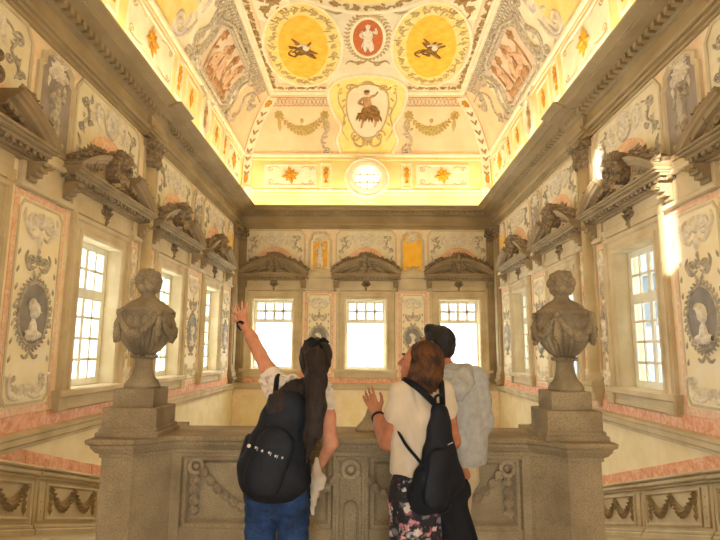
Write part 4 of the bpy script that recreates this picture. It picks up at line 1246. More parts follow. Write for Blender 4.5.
# top slab in convex pieces
for idx in ((0, 1, 2, 3, 14, 15), (3, 4, 7, 8, 13, 14), (4, 5, 6, 7), (8, 9, 10, 11, 12, 13)): m.face(*[t1[k] for k in idx])
for k in (11, 12, 13, 14, 15): m.face(t0[k], t0[(k + 1) % 16], t1[(k + 1) % 16], t1[k])
m.build('cap_moulding', 'granite', par)
m = MB(lambda u, v, h: (u, 3.66 - h, v), off); 
m = MB(ident, off); m.sweep(FRONT, [(0, 0), (-.09, 0), (-.09, .14), (-.06, .17), (-.04, .2), (0, .22)]); m.build('plinth_moulding', 'granite', par)
def husk_chain(m, pts, r, ln):
    """bell-shaped husks strung along a path in x, y, z"""
    P = [Vector(p) for p in catmull(pts, 10)]
    acc, last = 0, P[0]
    pos = []
    for a, b in zip(P, P[1:]):
        d = (b - a).length
        while acc + d >= ln * len(pos) + ln * .5: 
            pos.append((a.lerp(b, max(0, min(1, (ln * len(pos) + ln * .5 - acc) / max(d, 1e-6)))), (b - a).normalized()))
        acc += d
    for p, t in pos:
        mt = t.to_track_quat('Z', 'Y').to_matrix()
        rows = []
        for rr, zz in ((.25, -.52), (.62, -.36), (.95, -.1), (1.0, .12), (.75, .36), (.3, .52)):
            rows.append([m.p(*(p + mt @ Vector((rr * r * (1 + .13 * math.cos(4 * 2 * PI * k / 12)) * math.cos(2 * PI * k / 12), rr * r * (1 + .13 * math.cos(4 * 2 * PI * k / 12)) * math.sin(2 * PI * k / 12), zz * ln)))) for k in range(12)])
        for a, b in zip(rows, rows[1:]):
            for k in range(12): m.face(a[k], a[(k + 1) % 12], b[(k + 1) % 12], b[k])
        m.face(*rows[0][::-1]); m.face(*rows[-1])
def ring(m, c, R, r):
    n, k = 22, 8
    rows = []
    for i in range(n):
        a = 2 * PI * i / n
        rows.append([m.p(c[0] + (R + r * math.cos(2 * PI * j / k)) * math.cos(a), c[1] - r * math.sin(2 * PI * j / k), c[2] + (R + r * math.cos(2 * PI * j / k)) * math.sin(a)) for j in range(k)])
    for i in range(n):
        for j in range(k): m.face(rows[i][j], rows[(i + 1) % n][j], rows[(i + 1) % n][(j + 1) % k], rows[i][(j + 1) % k])
for x in (-1.09, .91):
    m = MB(ident, off); ring(m, (x, 3.625, .865), .042, .016); m.ball((x, 3.635, .865), (.02, .02, .02)); m.build('ring', 'granite_carved', par, True)
    m = MB(ident, off); husk_chain(m, [(x, 3.62, .815), (x, 3.62, .7), (x, 3.62, .57)], .03, .062); m.build('husk_drop', 'granite_carved', par)
m = MB(ident, off); ring(m, (-.09, 3.52, .875), .05, .018); m.ball((-.09, 3.53, .875), (.024, .02, .024)); m.build('ring', 'granite_carved', par, True)
for x0, s in ((-1.06, 1), (.88, -1)):
    x1 = -.09 - s * .06
    pts = []
    for k in range(9):
        t = k / 8
        pts.append((x0 + (x1 - x0) * t, 3.62 - .07 * max(0, t - .75) * 4, .85 - .27 * 4 * t * (1 - t) * (1 - .12 * (t - .5)) + .0))
    m = MB(ident, off); husk_chain(m, pts, .026, .066); m.build('husk_swag', 'granite_carved', par)
for x in (-1.475, 1.3):
    m = MB(ident, off)
    mm = lambda w, d, z0, z1, b=.008: m.bbox
    def blk(w, d, z0, z1):
        i = [m.p(x + a * (w - (.006 if top else 0)), 3.63 + c * (d - (.006 if top else 0)), z) for z, top in ((z0, 0), (z1 - .008, 0), (z1, 1)) for a, c in ((-1, -1), (1, -1), (1, 1), (-1, 1))]
        for L_ in (0, 4):
            for k in range(4): m.face(i[L_ + k], i[L_ + (k + 1) % 4], i[L_ + 4 + (k + 1) % 4], i[L_ + 4 + k])
        m.face(i[8], i[9], i[10], i[11])
    blk(.195, .2, 1.07, 1.1); blk(.182, .185, 1.1, 1.125); blk(.17, .17, 1.125, 1.245); blk(.128, .128, 1.245, 1.36)
    m.build('urn_plinth', 'granite', par)
# sloping inner balustrades of the two flights, and the end wall of the lower landing
for nm, x0, x1 in (('inner_balustrade', -1.6, -1.34), ('inner_balustrade', 1.17, 1.42)):
    m = MB()
    i = [m.p(x, y, z) for x in (x0, x1) for y, z in ((4.22, -.3), (13.8, -3.1), (13.8, -1.95), (4.22, .82))]
    m.face(*i[:4]); m.face(*i[4:])
    for k in range(4): m.face(i[k], i[(k + 1) % 4], i[4 + (k + 1) % 4], i[4 + k])
    o = m.build(nm, 'granite'); tag(o, 'plain stone balustrade sloping down behind the %s pedestal' % ('left' if x0 < 0 else 'right'), 'balustrade')
# small finial on the middle of the parapet
t = thing('stone_finial', 'small bell-shaped stone finial on the parapet, between the two women', 'finial', (.03, 3.82, 1.07))
m = MB(); m.lathe([(.1, 0), (.1, .015), (.085, .03), (.055, .06), (.03, .1), (.018, .14), (.0, .17)], n=20); m.build('bell', 'granite', t, True)

# ------------------------------------------------------------------ urns
def urn():
    t = thing('stone_urn', '', 'urn')
    m = MB(); m.lathe([(.128, 0), (.128, .018), (.118, .03), (.112, .045), (.09, .065), (.078, .09), (.068, .13), (.064, .17), (.066, .195)], n=36); m.build('foot', 'urn_stone', t, True)
    m = MB(); m.lathe([(.075, .192), (.086, .2), (.086, .215), (.075, .222)], n=36)
    for k in range(20):
        a = 2 * PI * k / 20; m.ball((.087 * math.cos(a), .087 * math.sin(a), .207), .013, 6, 4)
    m.build('bead_ring', 'urn_stone', t, True)
    m = MB(); m.lathe([(.074, .222), (.1, .24), (.128, .27), (.15, .3), (.168, .335), (.18, .37), (.188, .4)], n=192, flute=(.225, .395, 24, .2)); m.build('fluted_bowl', 'urn_stone', t, True)
    m = MB(); m.lathe([(.188, .4), (.19, .43), (.186, .47), (.178, .5), (.19, .508), (.192, .522), (.18, .532), (.16, .54)], n=48); bd = m.build('body', 'urn_stone', t, True)
    m = MB()
    for k in range(20):                           # little arcade round the shoulder
        a = 2 * PI * k / 20
        c = Vector((.188 * math.cos(a), .188 * math.sin(a), 0)); tn = Vector((-math.sin(a), math.cos(a), 0)); nn = Vector((math.cos(a), math.sin(a), 0))
        w = .024
        pts = [c + tn * -w + Vector((0, 0, .415)), c + tn * -w + Vector((0, 0, .46))] + [c + tn * (w * math.cos(PI - PI * j / 6)) + Vector((0, 0, .46 + w * math.sin(PI * j / 6))) for j in range(7)] + [c + tn * w + Vector((0, 0, .415))]
        m.tube([p + nn * .002 for p in pts], .006, 6)
    m.build('arcade', 'urn_stone', bd, True)
    m = MB(); m.lathe([(.165, .535), (.15, .555), (.12, .575), (.085, .592), (.06, .606), (.05, .625), (.055, .64)], n=40); m.build('lid', 'urn_stone', t, True)
    # garland: four fat swags tied by ribbons with hanging tails
    rnd = random.Random(2)
    for k in range(4):
        a0, a1 = PI / 4 + k * PI / 2, PI / 4 + (k + 1) * PI / 2
        m = MB()
        pts, rad = [], []
        for j in range(15):
            s = j / 14; a = a0 + (a1 - a0) * s; sg = math.sin(PI * s)
            pts.append((.2 * math.cos(a) * (1 - .02 * sg), .2 * math.sin(a) * (1 - .02 * sg), .485 - .135 * sg)); rad.append(.012 + .019 * sg)
        m.tube(pts, rad, 10)
        for j in range(26):
            s = rnd.random(); a = a0 + (a1 - a0) * s; sg = math.sin(PI * s); q = rnd.uniform(-1, 1)
            r = .2 + .022 * math.cos(q) * sg
            m.ball((r * math.cos(a), r * math.sin(a), .485 - .135 * sg + .022 * q * sg), (rnd.uniform(.012, .02),) * 3, 7, 5)
        m.build('garland', 'urn_stone', t, True)
        m = MB(); c, s = math.cos(a0), math.sin(a0)
        m.ball((.205 * c, .205 * s, .49), .026, 8, 6); m.ball((.2 * c - .025 * s, .2 * s + .025 * c, .505), (.022, .022, .016), 8, 6); m.ball((.2 * c + .025 * s, .2 * s - .025 * c, .505), (.022, .022, .016), 8, 6)
        m.tube([(.205 * c, .205 * s, .475), (.215 * c, .215 * s, .42), (.212 * c, .212 * s, .36), (.198 * c, .198 * s, .3)], [.014, .02, .03, .012], 8)
        for j in range(8):
            z = .31 + .018 * j; m.ball((.218 * c + rnd.uniform(-.02, .02) * s, .218 * s - rnd.uniform(-.02, .02) * c, z), .017, 6, 5)
        m.build('ribbon_tail', 'urn_stone', t, True)
    # head of carved flowers
    m = MB(); m.ball((0, 0, .715), (.075, .075, .075), 14, 10); fl = m.build('flower_head', 'urn_stone', t, True)
    def rose(c, n, R):
        n = n.normalized(); q = n.to_track_quat('Z', 'Y').to_matrix()
        mm = MB(lambda u, v, h: tuple(c + q @ Vector((u, v, h))))
        for k in range(6): mm.ell(R * .62 * math.cos(k * PI / 3), R * .62 * math.sin(k * PI / 3), R * .45, R * .45, .006, 10, 2, R * .35)
        for k in range(4): mm.ell(R * .3 * math.cos(k * PI / 2 + .4), R * .3 * math.sin(k * PI / 2 + .4), R * .32, R * .32, .018, 8, 2, R * .4)
        mm.dome(0, 0, R * .22, R * .75, 8)
        return mm
    for th, ph, R in ((-PI / 2, .05, .082), (-PI / 2 + 1.25, .1, .068), (-PI / 2 - 1.25, .1, .068), (PI / 2, .05, .078), (PI / 2 + 1.15, .1, .05), (PI / 2 - 1.15, .1, .05), (-PI / 2 + .62, .98, .052), (-PI / 2 - .7, .95, .052), (PI / 2, 1.0, .055),
                      (-PI / 2 + .62, -.7, .036), (-PI / 2 - .62, -.7, .036), (PI / 2, -.7, .036)):
        nn = Vector((math.cos(th) * math.cos(ph), math.sin(th) * math.cos(ph), math.sin(ph)))
        rose(Vector((0, 0, .715)) + nn * .062, nn, R).build('rose', 'urn_stone', fl, True)
    m = MB()
    for k in range(7):
        a = 2 * PI * k / 7 + .3
        mm = MB(lambda u, v, h: (math.cos(a) * (.05 + h) - math.sin(a) * u, math.sin(a) * (.05 + h) + math.cos(a) * u, .63 + v))
        mm.leaf(0, 0, PI / 2, .09, .06, .045, 1.0); kk = len(m.V); m.V += mm.V; m.F.extend(tuple(q + kk for q in f) for f in mm.F)
    m.build('leaf_collar', 'urn_stone', t)
    return t
u1 = urn(); u1.location = (-1.475, 3.63, 1.36); u1.scale = (.88, .88, .985); u1['label'] = 'carved stone urn with garlands and flower head on the left pedestal of the parapet'; u1['group'] = 'stone urns on the parapet'
dup(u1, (1.315, 3.63, 1.36), math.radians(14), 'carved stone urn with garlands and flower head on the right pedestal of the parapet', 'stone urns on the parapet')
# ------------------------------------------------------------------ soft bodies: blended distance fields turned into one surface
def nrm(v):
    v = np.asarray(v, float); return v / (np.linalg.norm(v) + 1e-9)
class Soft:
    def __init__(s): s.P = []
    def cap(s, a, b, ra, rb=None, k=.02, flat=None, op='+'):
        s.P.append(('c', np.array(a, float), np.array(b, float), ra, ra if rb is None else rb, k, flat, op)); return s
    def chain(s, pts, rad, k=.02, flat=None):
        for i in range(len(pts) - 1): s.cap(pts[i], pts[i + 1], rad[i], rad[i + 1], k, flat)
        return s
    def ell(s, c, r, R=None, k=.02, op='+'):
        s.P.append(('e', np.array(c, float), np.array(r, float), None if R is None else np.array(R, float), 0, k, None, op)); return s
    def plane(s, p, n):                      # keep the side the normal points away from
        s.P.append(('p', np.array(p, float), nrm(n), 0, 0, 0, None, '&')); return s
    def copy(s):
        t = Soft(); t.P = list(s.P); return t
    def grow(s, d):
        t = Soft()
        for q in s.P:
            q = list(q)
            if q[0] == 'c': q[3] += d; q[4] += d
            elif q[0] == 'e': q[2] = q[2] + d
            t.P.append(tuple(q))
        return t
    def bounds(s):
        lo, hi = np.full(3, 1e9), np.full(3, -1e9)
        for q in s.P:
            if q[7] != '+': continue
            if q[0] == 'c':
                r = max(q[3], q[4]); lo = np.minimum(lo, np.minimum(q[1], q[2]) - r); hi = np.maximum(hi, np.maximum(q[1], q[2]) + r)
            elif q[0] == 'e':
                r = max(q[2]) if q[3] is not None else q[2]; lo = np.minimum(lo, q[1] - r); hi = np.maximum(hi, q[1] + r)
        return lo, hi
    def mesh(s, res, wob=None):
        lo, hi = s.bounds()
        lo = lo - 3 * res; n = np.ceil((hi - lo) / res).astype(int) + 4
        d = np.full(n, .06, np.float32)
        ax = [lo[i] + res * np.arange(n[i]) for i in range(3)]
        for q in s.P:
            kind, op, k = q[0], q[7], q[5]
            if kind == 'p':
                sl = (slice(None),) * 3
            else:
                if kind == 'c': r = max(q[3], q[4]); a, b = np.minimum(q[1], q[2]) - r, np.maximum(q[1], q[2]) + r
                else: r = max(q[2]) if q[3] is not None else q[2]; a, b = q[1] - r, q[1] + r
                i0 = np.clip(np.floor((a - .05 - lo) / res).astype(int), 0, n); i1 = np.clip(np.ceil((b + .05 - lo) / res).astype(int) + 1, 0, n)
                if np.any(i1 <= i0): continue
                sl = tuple(slice(i0[j], i1[j]) for j in range(3))
            X, Y, Z = np.meshgrid(ax[0][sl[0]], ax[1][sl[1]], ax[2][sl[2]], indexing='ij')
            if kind == 'c':
                a, b = q[1], q[2]; ba = b - a; L2 = max(ba @ ba, 1e-9)
                px, py, pz = X - a[0], Y - a[1], Z - a[2]
                t = np.clip((px * ba[0] + py * ba[1] + pz * ba[2]) / L2, 0, 1)
                px -= ba[0] * t; py -= ba[1] * t; pz -= ba[2] * t
                fs = 1
                if q[6] is not None:
                    nn = nrm(q[6][0]); f = q[6][1]; w = (px * nn[0] + py * nn[1] + pz * nn[2]) * (f - 1)
                    px += nn[0] * w; py += nn[1] * w; pz += nn[2] * w; fs = f ** -.5
                e = (np.sqrt(px * px + py * py + pz * pz) - (q[3] + (q[4] - q[3]) * t)) * fs
            elif kind == 'e':
                p = np.stack([X - q[1][0], Y - q[1][1], Z - q[1][2]], -1)
                if q[3] is not None: p = p @ q[3]
                k0 = np.sqrt(((p / q[2]) ** 2).sum(-1)); k1 = np.sqrt(((p / q[2] ** 2) ** 2).sum(-1)) + 1e-9
                e = k0 * (k0 - 1) / k1
            else:
                e = (X - q[1][0]) * q[2][0] + (Y - q[1][1]) * q[2][1] + (Z - q[1][2]) * q[2][2]
            o = d[sl]
            if op == '+':
                if k > 0:
                    h = np.clip(.5 + .5 * (o - e) / k, 0, 1); d[sl] = o + (e - o) * h - k * h * (1 - h)
                else: d[sl] = np.minimum(o, e)
            elif op == '-':
                if k > 0:
                    h = np.clip(.5 - .5 * (o + e) / k, 0, 1); d[sl] = o + (-e - o) * h + k * h * (1 - h)
                else: d[sl] = np.maximum(o, -e)
            else: d[sl] = np.maximum(o, e)
        if wob is not None:
            X, Y, Z = np.meshgrid(*ax, indexing='ij'); d = d + wob(X, Y, Z).astype(np.float32)
        return surfnet(d, lo, res)
def surfnet(d, lo, h):
    s = d < 0
    nx, ny, nz = d.shape
    c = np.zeros((nx - 1, ny - 1, nz - 1), np.int8)
    for i in (0, 1):
        for j in (0, 1):
            for k in (0, 1): c += s[i:nx - 1 + i, j:ny - 1 + j, k:nz - 1 + k]
    act = (c > 0) & (c < 8)
    I = np.argwhere(act)
    idx = np.full(act.shape, -1, np.int64); idx[act] = np.arange(len(I))
    pos = np.zeros((len(I), 3)); cnt = np.zeros(len(I))
    for a in range(3):
        o1, o2 = [x for x in range(3) if x != a]
        for p in (0, 1):
            for q in (0, 1):
                st = np.zeros(3, int); st[o1] = p; st[o2] = q
                en = st.copy(); en[a] = 1
                A = d[tuple((I + st).T)]; B = d[tuple((I + en).T)]
                m = (A < 0) != (B < 0)
                t = np.where(m, A / np.where(m, A - B, 1), 0)
                pt = np.repeat(st[None].astype(float), len(I), 0); pt[:, a] = t
                pos[m] += pt[m]; cnt[m] += 1
    V = lo + h * (I + pos / np.maximum(cnt, 1)[:, None])
    F = []
    for a in range(3):
        b, c2 = [(1, 2), (2, 0), (0, 1)][a]
        sl0 = [slice(None)] * 3; sl1 = [slice(None)] * 3
        sl0[a] = slice(0, -1); sl1[a] = slice(1, None)
        m = s[tuple(sl0)] != s[tuple(sl1)]
        E = np.argwhere(m)
        E = E[(E[:, b] > 0) & (E[:, c2] > 0) & (E[:, b] < d.shape[b] - 1) & (E[:, c2] < d.shape[c2] - 1)]
        if not len(E): continue
        ins = s[tuple(E.T)]
        def sh(db, dc):
            Q = E.copy(); Q[:, b] -= db; Q[:, c2] -= dc; return idx[tuple(Q.T)]
        q = np.stack([sh(1, 1), sh(0, 1), sh(0, 0), sh(1, 0)], 1)
        q[~ins] = q[~ins][:, ::-1]
        F.append(q[(q >= 0).all(1)])
    F = np.concatenate(F)
    return V, F
def soft_obj(name, soft, res, m, parent=None, wob=None, origin=(0, 0, 0), smooth_it=1):
    V, F = soft.mesh(res, wob)
    for _ in range(smooth_it):                 # one pass of gentle smoothing takes the grid out of the surface
        acc = np.zeros_like(V); n = np.zeros(len(V))
        for j in range(4):
            np.add.at(acc, F[:, j], V[F[:, (j + 1) % 4]]); np.add.at(n, F[:, j], 1)
            np.add.at(acc, F[:, j], V[F[:, (j + 3) % 4]]); np.add.at(n, F[:, j], 1)
        V = V * .5 + .5 * acc / np.maximum(n, 1)[:, None]
    V = V - np.array(origin)
    me = bpy.data.meshes.new(name)
    me.from_pydata(V.tolist(), [], F.tolist()); me.update()
    me.shade_smooth()
    me.materials.append(M[m])
    o = bpy.data.objects.new(name, me); COL.objects.link(o)
    if parent: o.parent = parent
    return o
def frame_from(fwd, up=(0, 0, 1)):
    f = nrm(fwd); r = nrm(np.cross(f, up)); u = np.cross(r, f); return r, f, u      # right, forward, up
def add_head(S, c, fwd, up, k=1.0, female=True):
    """skull, jaw, nose, brow, lips, ears around centre c"""
    r, f, u = frame_from(fwd, up)
    c = np.array(c)
    R = np.stack([r, f, u], 1)
    T = lambda x, y, z: c + (r * x + f * y + u * z) * k
    S.ell(T(0, -.012, .025), np.array((.074, .092, .088)) * k, R, .02)
    S.ell(T(0, .022, -.035), np.array((.06, .068, .078)) * k, R, .025)
    S.cap(T(0, .058, -.085), T(0, .062, -.095), .022 * k, .02 * k, .025)              # chin
    for q in (-1, 1):
        S.cap(T(q * .05, -.005, -.06), T(q * .015, .055, -.092), .022 * k, .02 * k, .02)   # jaw
        S.cap(T(q * .045, .062, -.02), T(q * .052, .045, -.02), .02 * k, .02 * k, .02)   # cheek
        S.cap(T(q * .012, .088, .022), T(q * .045, .07, .024), .008 * k, .009 * k, .014)   # brow
        S.ell(T(q * .077, -.012, -.01), np.array((.008, .02, .031)) * k, R, .008)     # ear
        S.ell(T(q * .031, .09, .002), np.array((.014, .012, .011)) * k, R, .01, '-')    # eye socket
        S.ell(T(q * .031, .074, .002), np.array((.013, .013, .012)) * k, R, .004)
    S.cap(T(0, .086, .012), T(0, .108, -.028), .008 * k, .012 * k, .01)               # nose
    for q in (-1, 1): S.cap(T(q * .011, .092, -.031), T(q * .011, .097, -.031), .008 * k, .008 * k, .006)
    S.cap(T(-.017, .08, -.056), T(.017, .08, -.056), .008 * k, .008 * k, .008)
    S.cap(T(-.014, .08, -.067), T(.014, .08, -.067), .009 * k, .009 * k, .006)
    return T, R
def face_parts(T, R, par, org, k=1.0):
    r, f, u = R[:, 0], R[:, 1], R[:, 2]
    for q in (-1, 1):
        S = Soft(); S.ell(T(q * .031, .0815, .002), np.array((.008, .007, .007)) * k, R, 0); soft_obj('eye', S, .002, 'eye', par, None, org, 0)
        S = Soft(); S.cap(T(q * .014, .097, .026), T(q * .03, .094, .031), .004 * k, .0045 * k, .004); S.cap(T(q * .03, .094, .031), T(q * .048, .078, .027), .0045 * k, .003 * k, .004); soft_obj('eyebrow', S, .0025, 'hair_black', par, None, org, 0)
    S = Soft(); S.cap(T(-.015, .0845, -.0575), T(.015, .0845, -.0575), .0055 * k, .0055 * k, .004); S.cap(T(-.013, .085, -.067), T(.013, .085, -.067), .0065 * k, .0065 * k, .004); soft_obj('lips', S, .0025, 'lips', par, None, org, 0)
def add_hand(S, wrist, palm_dir, palm_n, thumb_side, spread=.14, curl=.15, k=1.0, curls=None):
    """palm, four unequal fingers with knuckles, thumb from the side of the palm; palm_n = where the palm faces"""
    d = nrm(palm_dir); n = nrm(np.array(palm_n) - d * (np.array(palm_n) @ d)); s = nrm(np.array(thumb_side) - d * (np.array(thumb_side) @ d)); s = nrm(s - n * (s @ n))
    w = np.array(wrist)
    T = lambda a, b, c: w + (s * a + d * b + n * c) * k
    for a in (-.028, -.009, .01, .028):
        S.cap(T(a * .7, .015, 0), T(a, .082, 0), .015 * k, .0115 * k, .012)
    S.cap(T(0, -.02, 0), T(0, .03, 0), .022 * k, .02 * k, .015, (n, 1.35))
    lens = (.06, .074, .08, .072)
    for i, a in enumerate((-.031, -.0105, .0105, .031)):
        ang = a * spread / .03
        L = lens[i] * k
        p = T(a, .082, 0); cu = (curls[i] if curls else curl)
        dd = nrm(d + s * ang)
        rads = (.0098, .0088, .0078, .0068)
        th = cu * .6
        for j, fr in enumerate((.45, .32, .23)):
            q = p + (dd * math.cos(th) + n * math.sin(th)) * L * fr
            S.cap(p, q, rads[j] * k, rads[j + 1] * k, .004)
            p = q; th += cu
    p = T(.022, .018, .006)
    q = T(.052, .045, .016); S.cap(p, q, .0155 * k, .0115 * k, .01)
    r2 = T(.066, .075, .016); S.cap(q, r2, .0112 * k, .0095 * k, .005)
    S.cap(r2, T(.07, .1, .012), .0095 * k, .0075 * k, .004)
def person(label, base):
    e = thing('person', label, 'person', base)
    return e
def shoe(par, org, p, fwd):
    f = nrm(fwd); p = np.array(p, float)
    S = Soft(); S.cap(p + f * -.05 + (0, 0, .045), p + f * .14 + (0, 0, .035), .045, .038, .02, ((0, 0, 1), 1.15)); S.cap(p + (0, 0, .06), p + (0, 0, .1), .05, .048, .02); S.plane((0, 0, .004), (0, 0, -1))
    soft_obj('shoe', S, .008, 'shoe', par, None, org)

# ---- woman on the left, arm raised
def woman_left():
    org = (-.45, 3.0, 0)
    e = person('dark-haired woman seen from behind in white top and jeans, raising her left arm', org)
    FWD = nrm((.12, 1, 0)); SD = nrm((1, -.12, 0))
    fl = (FWD, 1.35)
    B = Soft()
    shL, shR = (-.475, 3.0, 1.395), (-.24, 2.98, 1.385)
    B.chain([(-.455, 3.0, .93), (-.445, 3.0, 1.06), (-.41, 3.0, 1.2), (-.365, 3.0, 1.33), (-.345, 3.0, 1.4)], [.142, .115, .122, .12, .075], .05, fl)
    B.cap(shL, shR, .052, .05, .05)
    B.cap((-.33, 3.0, 1.4), (-.3, 3.01, 1.49), .05, .045, .03)
    hc = (-.28, 3.03, 1.555)
    T, R = add_head(B, hc, (-.15, 1, .2), (.06, -.16, 1), .93)
    el, wr_ = (-.605, 3.12, 1.585), (-.745, 3.3, 1.765)
    B.chain([shL, (-.54, 3.06, 1.49), el], [.05, .045, .037], .025); B.chain([el, (-.67, 3.205, 1.675), wr_], [.038, .036, .024], .015)
    add_hand(B, wr_, (-.28, .3, .85), (.25, .9, -.2), (-.95, .1, -.1), .32, .03, .95)
    eR, wR = (-.18, 2.97, 1.12), (-.25, 3.12, .975)
    B.chain([shR, (-.205, 2.97, 1.26), eR], [.048, .044, .037], .025); B.chain([eR, wR], [.038, .024], .015)
    add_hand(B, wR, (-.35, .6, -.6), (-.85, -.1, .3), (.2, .5, .8), .1, .5, .92)
    # legs
    for x in (-.54, -.375):
        B.chain([(x, 3.0, .88), (x - .005, 3.01, .48), (x - .005, 2.98, .09)], [.088, .058, .038], .03)
        B.cap((x - .005, 2.98, .06), (x + .015, 3.1, .04), .035, .03, .02)
    soft_obj('body', B, .0062, 'skin', e, None, org)
    face_parts(T, R, e, org, .93)
    # white printed top
    S = Soft()
    S.chain([(-.46, 3.0, .93), (-.445, 3.0, 1.06), (-.41, 3.0, 1.2), (-.365, 3.0, 1.33), (-.345, 3.0, 1.395)], [.158, .132, .136, .133, .08], .05, fl)
    S.cap(shL, shR, .062, .06, .05)
    S.cap(shL, (-.525, 3.045, 1.465), .068, .07, .03); S.cap(shR, (-.225, 2.975, 1.32), .062, .06, .03)
    S.ell((-.3, 3.03, 1.53), (.075, .08, .13), None, .02, '-')
    S.plane((-.46, 3.0, .9), (0, 0, -1)); S.plane((-.53, 3.05, 1.475), nrm((-.55, .5, .8))); 
    soft_obj('top', S, .007, 'floral_white', e, lambda X, Y, Z: .004 * np.sin(X * 70 + 9 * np.sin(Z * 22)) + .003 * np.sin(Z * 60 + X * 30), org)
    # jeans
    S = Soft()
    S.chain([(-.46, 3.0, .98), (-.46, 3.0, .9), (-.46, 3.0, .86)], [.128, .148, .14], .04, fl)
    for x in (-.545, -.375):
        S.chain([(x, 3.0, .87), (x - .005, 3.01, .5), (x - .005, 2.98, .1)], [.09, .076, .068], .012)
        S.ell((x, 2.93, .86), (.075, .075, .085), None, .05)
    S.plane((-.46, 3, 1.0), (0, 0, 1)); S.plane((-.46, 3, .07), (0, 0, -1))
    soft_obj('jeans', S, .0075, 'denim', e, lambda X, Y, Z: .003 * np.sin(Z * 55 + 25 * X + 4 * np.sin(Z * 17)), org)
    for x in (-.55, -.38): shoe(e, org, (x, 3.0, 0), (.05, 1, 0))
    # hair: cap, ponytail, strands over the pack
    S = Soft()
    S.ell(T(0, -.028, .032), (.09, .098, .1), R, .02); S.ell(T(0, -.07, -.02), (.075, .055, .09), R, .03)
    S.ell(T(0, .075, -.02), (.072, .06, .115), R, .02, '-')
    S.chain([T(.0, -.09, .06), (-.268, 2.88, 1.57), (-.25, 2.82, 1.46), (-.245, 2.765, 1.33), (-.26, 2.73, 1.21), (-.285, 2.725, 1.09)], [.04, .046, .052, .05, .042, .012], .03, (FWD, 1.4))
    S.chain([(-.29, 2.92, 1.43), (-.37, 2.86, 1.39), (-.44, 2.8, 1.34), (-.49, 2.79, 1.26)], [.05, .055, .05, .022], .04, (FWD, 1.4))
    soft_obj('hair', S, .0065, 'hair_dark', e, lambda X, Y, Z: .0022 * np.sin(X * 230 + 6 * np.sin(Z * 8) + Z * 25) + .0015 * np.sin(X * 95 + Z * 10), org)
    S = Soft()
    for q in (-1, 1):
        S.chain([T(q * .008, -.09, .128), T(q * .035, -.095, .14), T(q * .066, -.095, .13)], [.008, .015, .004], .006, ((0, 0, 1), 1.3)); S.cap(T(q * .01, -.1, .12), T(q * .026, -.125, .1), .006, .009, .006)
    S.ell(T(0, -.092, .122), (.011, .011, .011), None, .005); S.cap(T(-.07, -.03, .115), T(.07, -.03, .115), .006, .006, .005)
    soft_obj('hair_bow', S, .003, 'black_cloth', e, None, org)
    m = MB(ident, org)
    w, ax_ = Vector(wr_), Vector((.14, .18, .18)).normalized()
    q = ax_.to_track_quat('Z', 'Y').to_matrix()
    for off_, rr in ((-.012, .03), (-.024, .031)):
        c = w + ax_ * off_ * 1.0
        m.tube([c + q @ Vector((rr * math.cos(2 * PI * k / 16), rr * math.sin(2 * PI * k / 16), 0)) for k in range(17)], .0045, 6)
    m.build('bracelet', 'black_cloth', e, True)
    return e
woman_left()
# her backpack
def backpack_left():
    org = (-.44, 2.8, 1.1)
    t = thing('backpack', 'large black backpack with white lettering on the back of the woman in jeans', 'backpack', org)
    ax_ = nrm((.30, 0, 1.0)); R = np.stack([np.cross((0, 1, 0), ax_), (0, 1, 0), ax_], 1)
    S = Soft()
    S.cap((-.47, 2.8, 1.02), (-.4, 2.82, 1.3), .165, .115, .03, ((0, 1, 0), 1.95)); S.cap((-.52, 2.8, 1.0), (-.36, 2.8, .98), .09, .09, .05, ((0, 1, 0), 1.3))
    soft_obj('bag', S, .008, 'navy_nylon', t, lambda X, Y, Z: .003 * np.sin(Z * 40 + X * 30), org)
    S = Soft(); S.cap((-.49, 2.725, 1.0), (-.44, 2.735, 1.14), .1, .095, .03, ((0, 1, 0), 3.0)); soft_obj('front_pocket', S, .007, 'navy_nylon', t, None, org)
    S = Soft(); S.cap((-.605, 2.82, 1.03), (-.58, 2.82, 1.16), .04, .03, .02); soft_obj('side_pocket', S, .007, 'navy_nylon', t, None, org)
    for pts in ([(-.47, 2.86, 1.32), (-.475, 2.95, 1.455), (-.47, 3.03, 1.45), (-.46, 3.12, 1.32), (-.5, 3.1, 1.1), (-.52, 2.9, 1.0)], [(-.33, 2.86, 1.33), (-.27, 2.94, 1.445), (-.26, 3.03, 1.43), (-.27, 3.11, 1.3), (-.3, 3.1, 1.1), (-.33, 2.88, .99)]):
        m = MB(ident, org); m.tube(catmull(pts, 8), .014, 8); m.build('shoulder_strap', 'black_cloth', t, True)
    m = MB(lambda u, v, h: tuple(np.array((-.475, 2.672, 1.125)) + np.array((.94, .02, -.34)) * u + np.array((.34, 0, .94)) * v + np.array((0, -1, 0)) * h), org)
    rnd = random.Random(4)
    for k in range(6):
        u = -.085 + .034 * k
        m.ell(u, .004 * (k % 2), .005 if k else .009, .006 if k else .009, .003, 10, 1)
        if k in (1, 3, 4): m.box(u + .008, u + .011, -.008, .008, 0, .003)
    m.build('lettering', 'print_white', t)
    m = MB(ident, org); m.tube(catmull([(-.3, 2.84, 1.12), (-.28, 2.83, 1.02), (-.285, 2.84, .93), (-.28, 2.86, .87)], 6), .008, 6); m.build('loose_strap', 'black_cloth', t, True)
backpack_left()
S = Soft(); S.chain([(-.265, 3.05, 1.02), (-.262, 3.0, .93), (-.27, 2.98, .85), (-.275, 2.99, .76)], [.012, .03, .022, .008], .02); S.chain([(-.255, 3.03, .98), (-.235, 2.98, .93), (-.23, 2.97, .89)], [.01, .028, .012], .02)
o = soft_obj('white_cloth_bag', S, .005, 'white_cloth', None, lambda X, Y, Z: .003 * np.sin(Z * 90 + X * 120), (-.265, 3.0, .76)); o.location = (-.265, 3.0, .76)
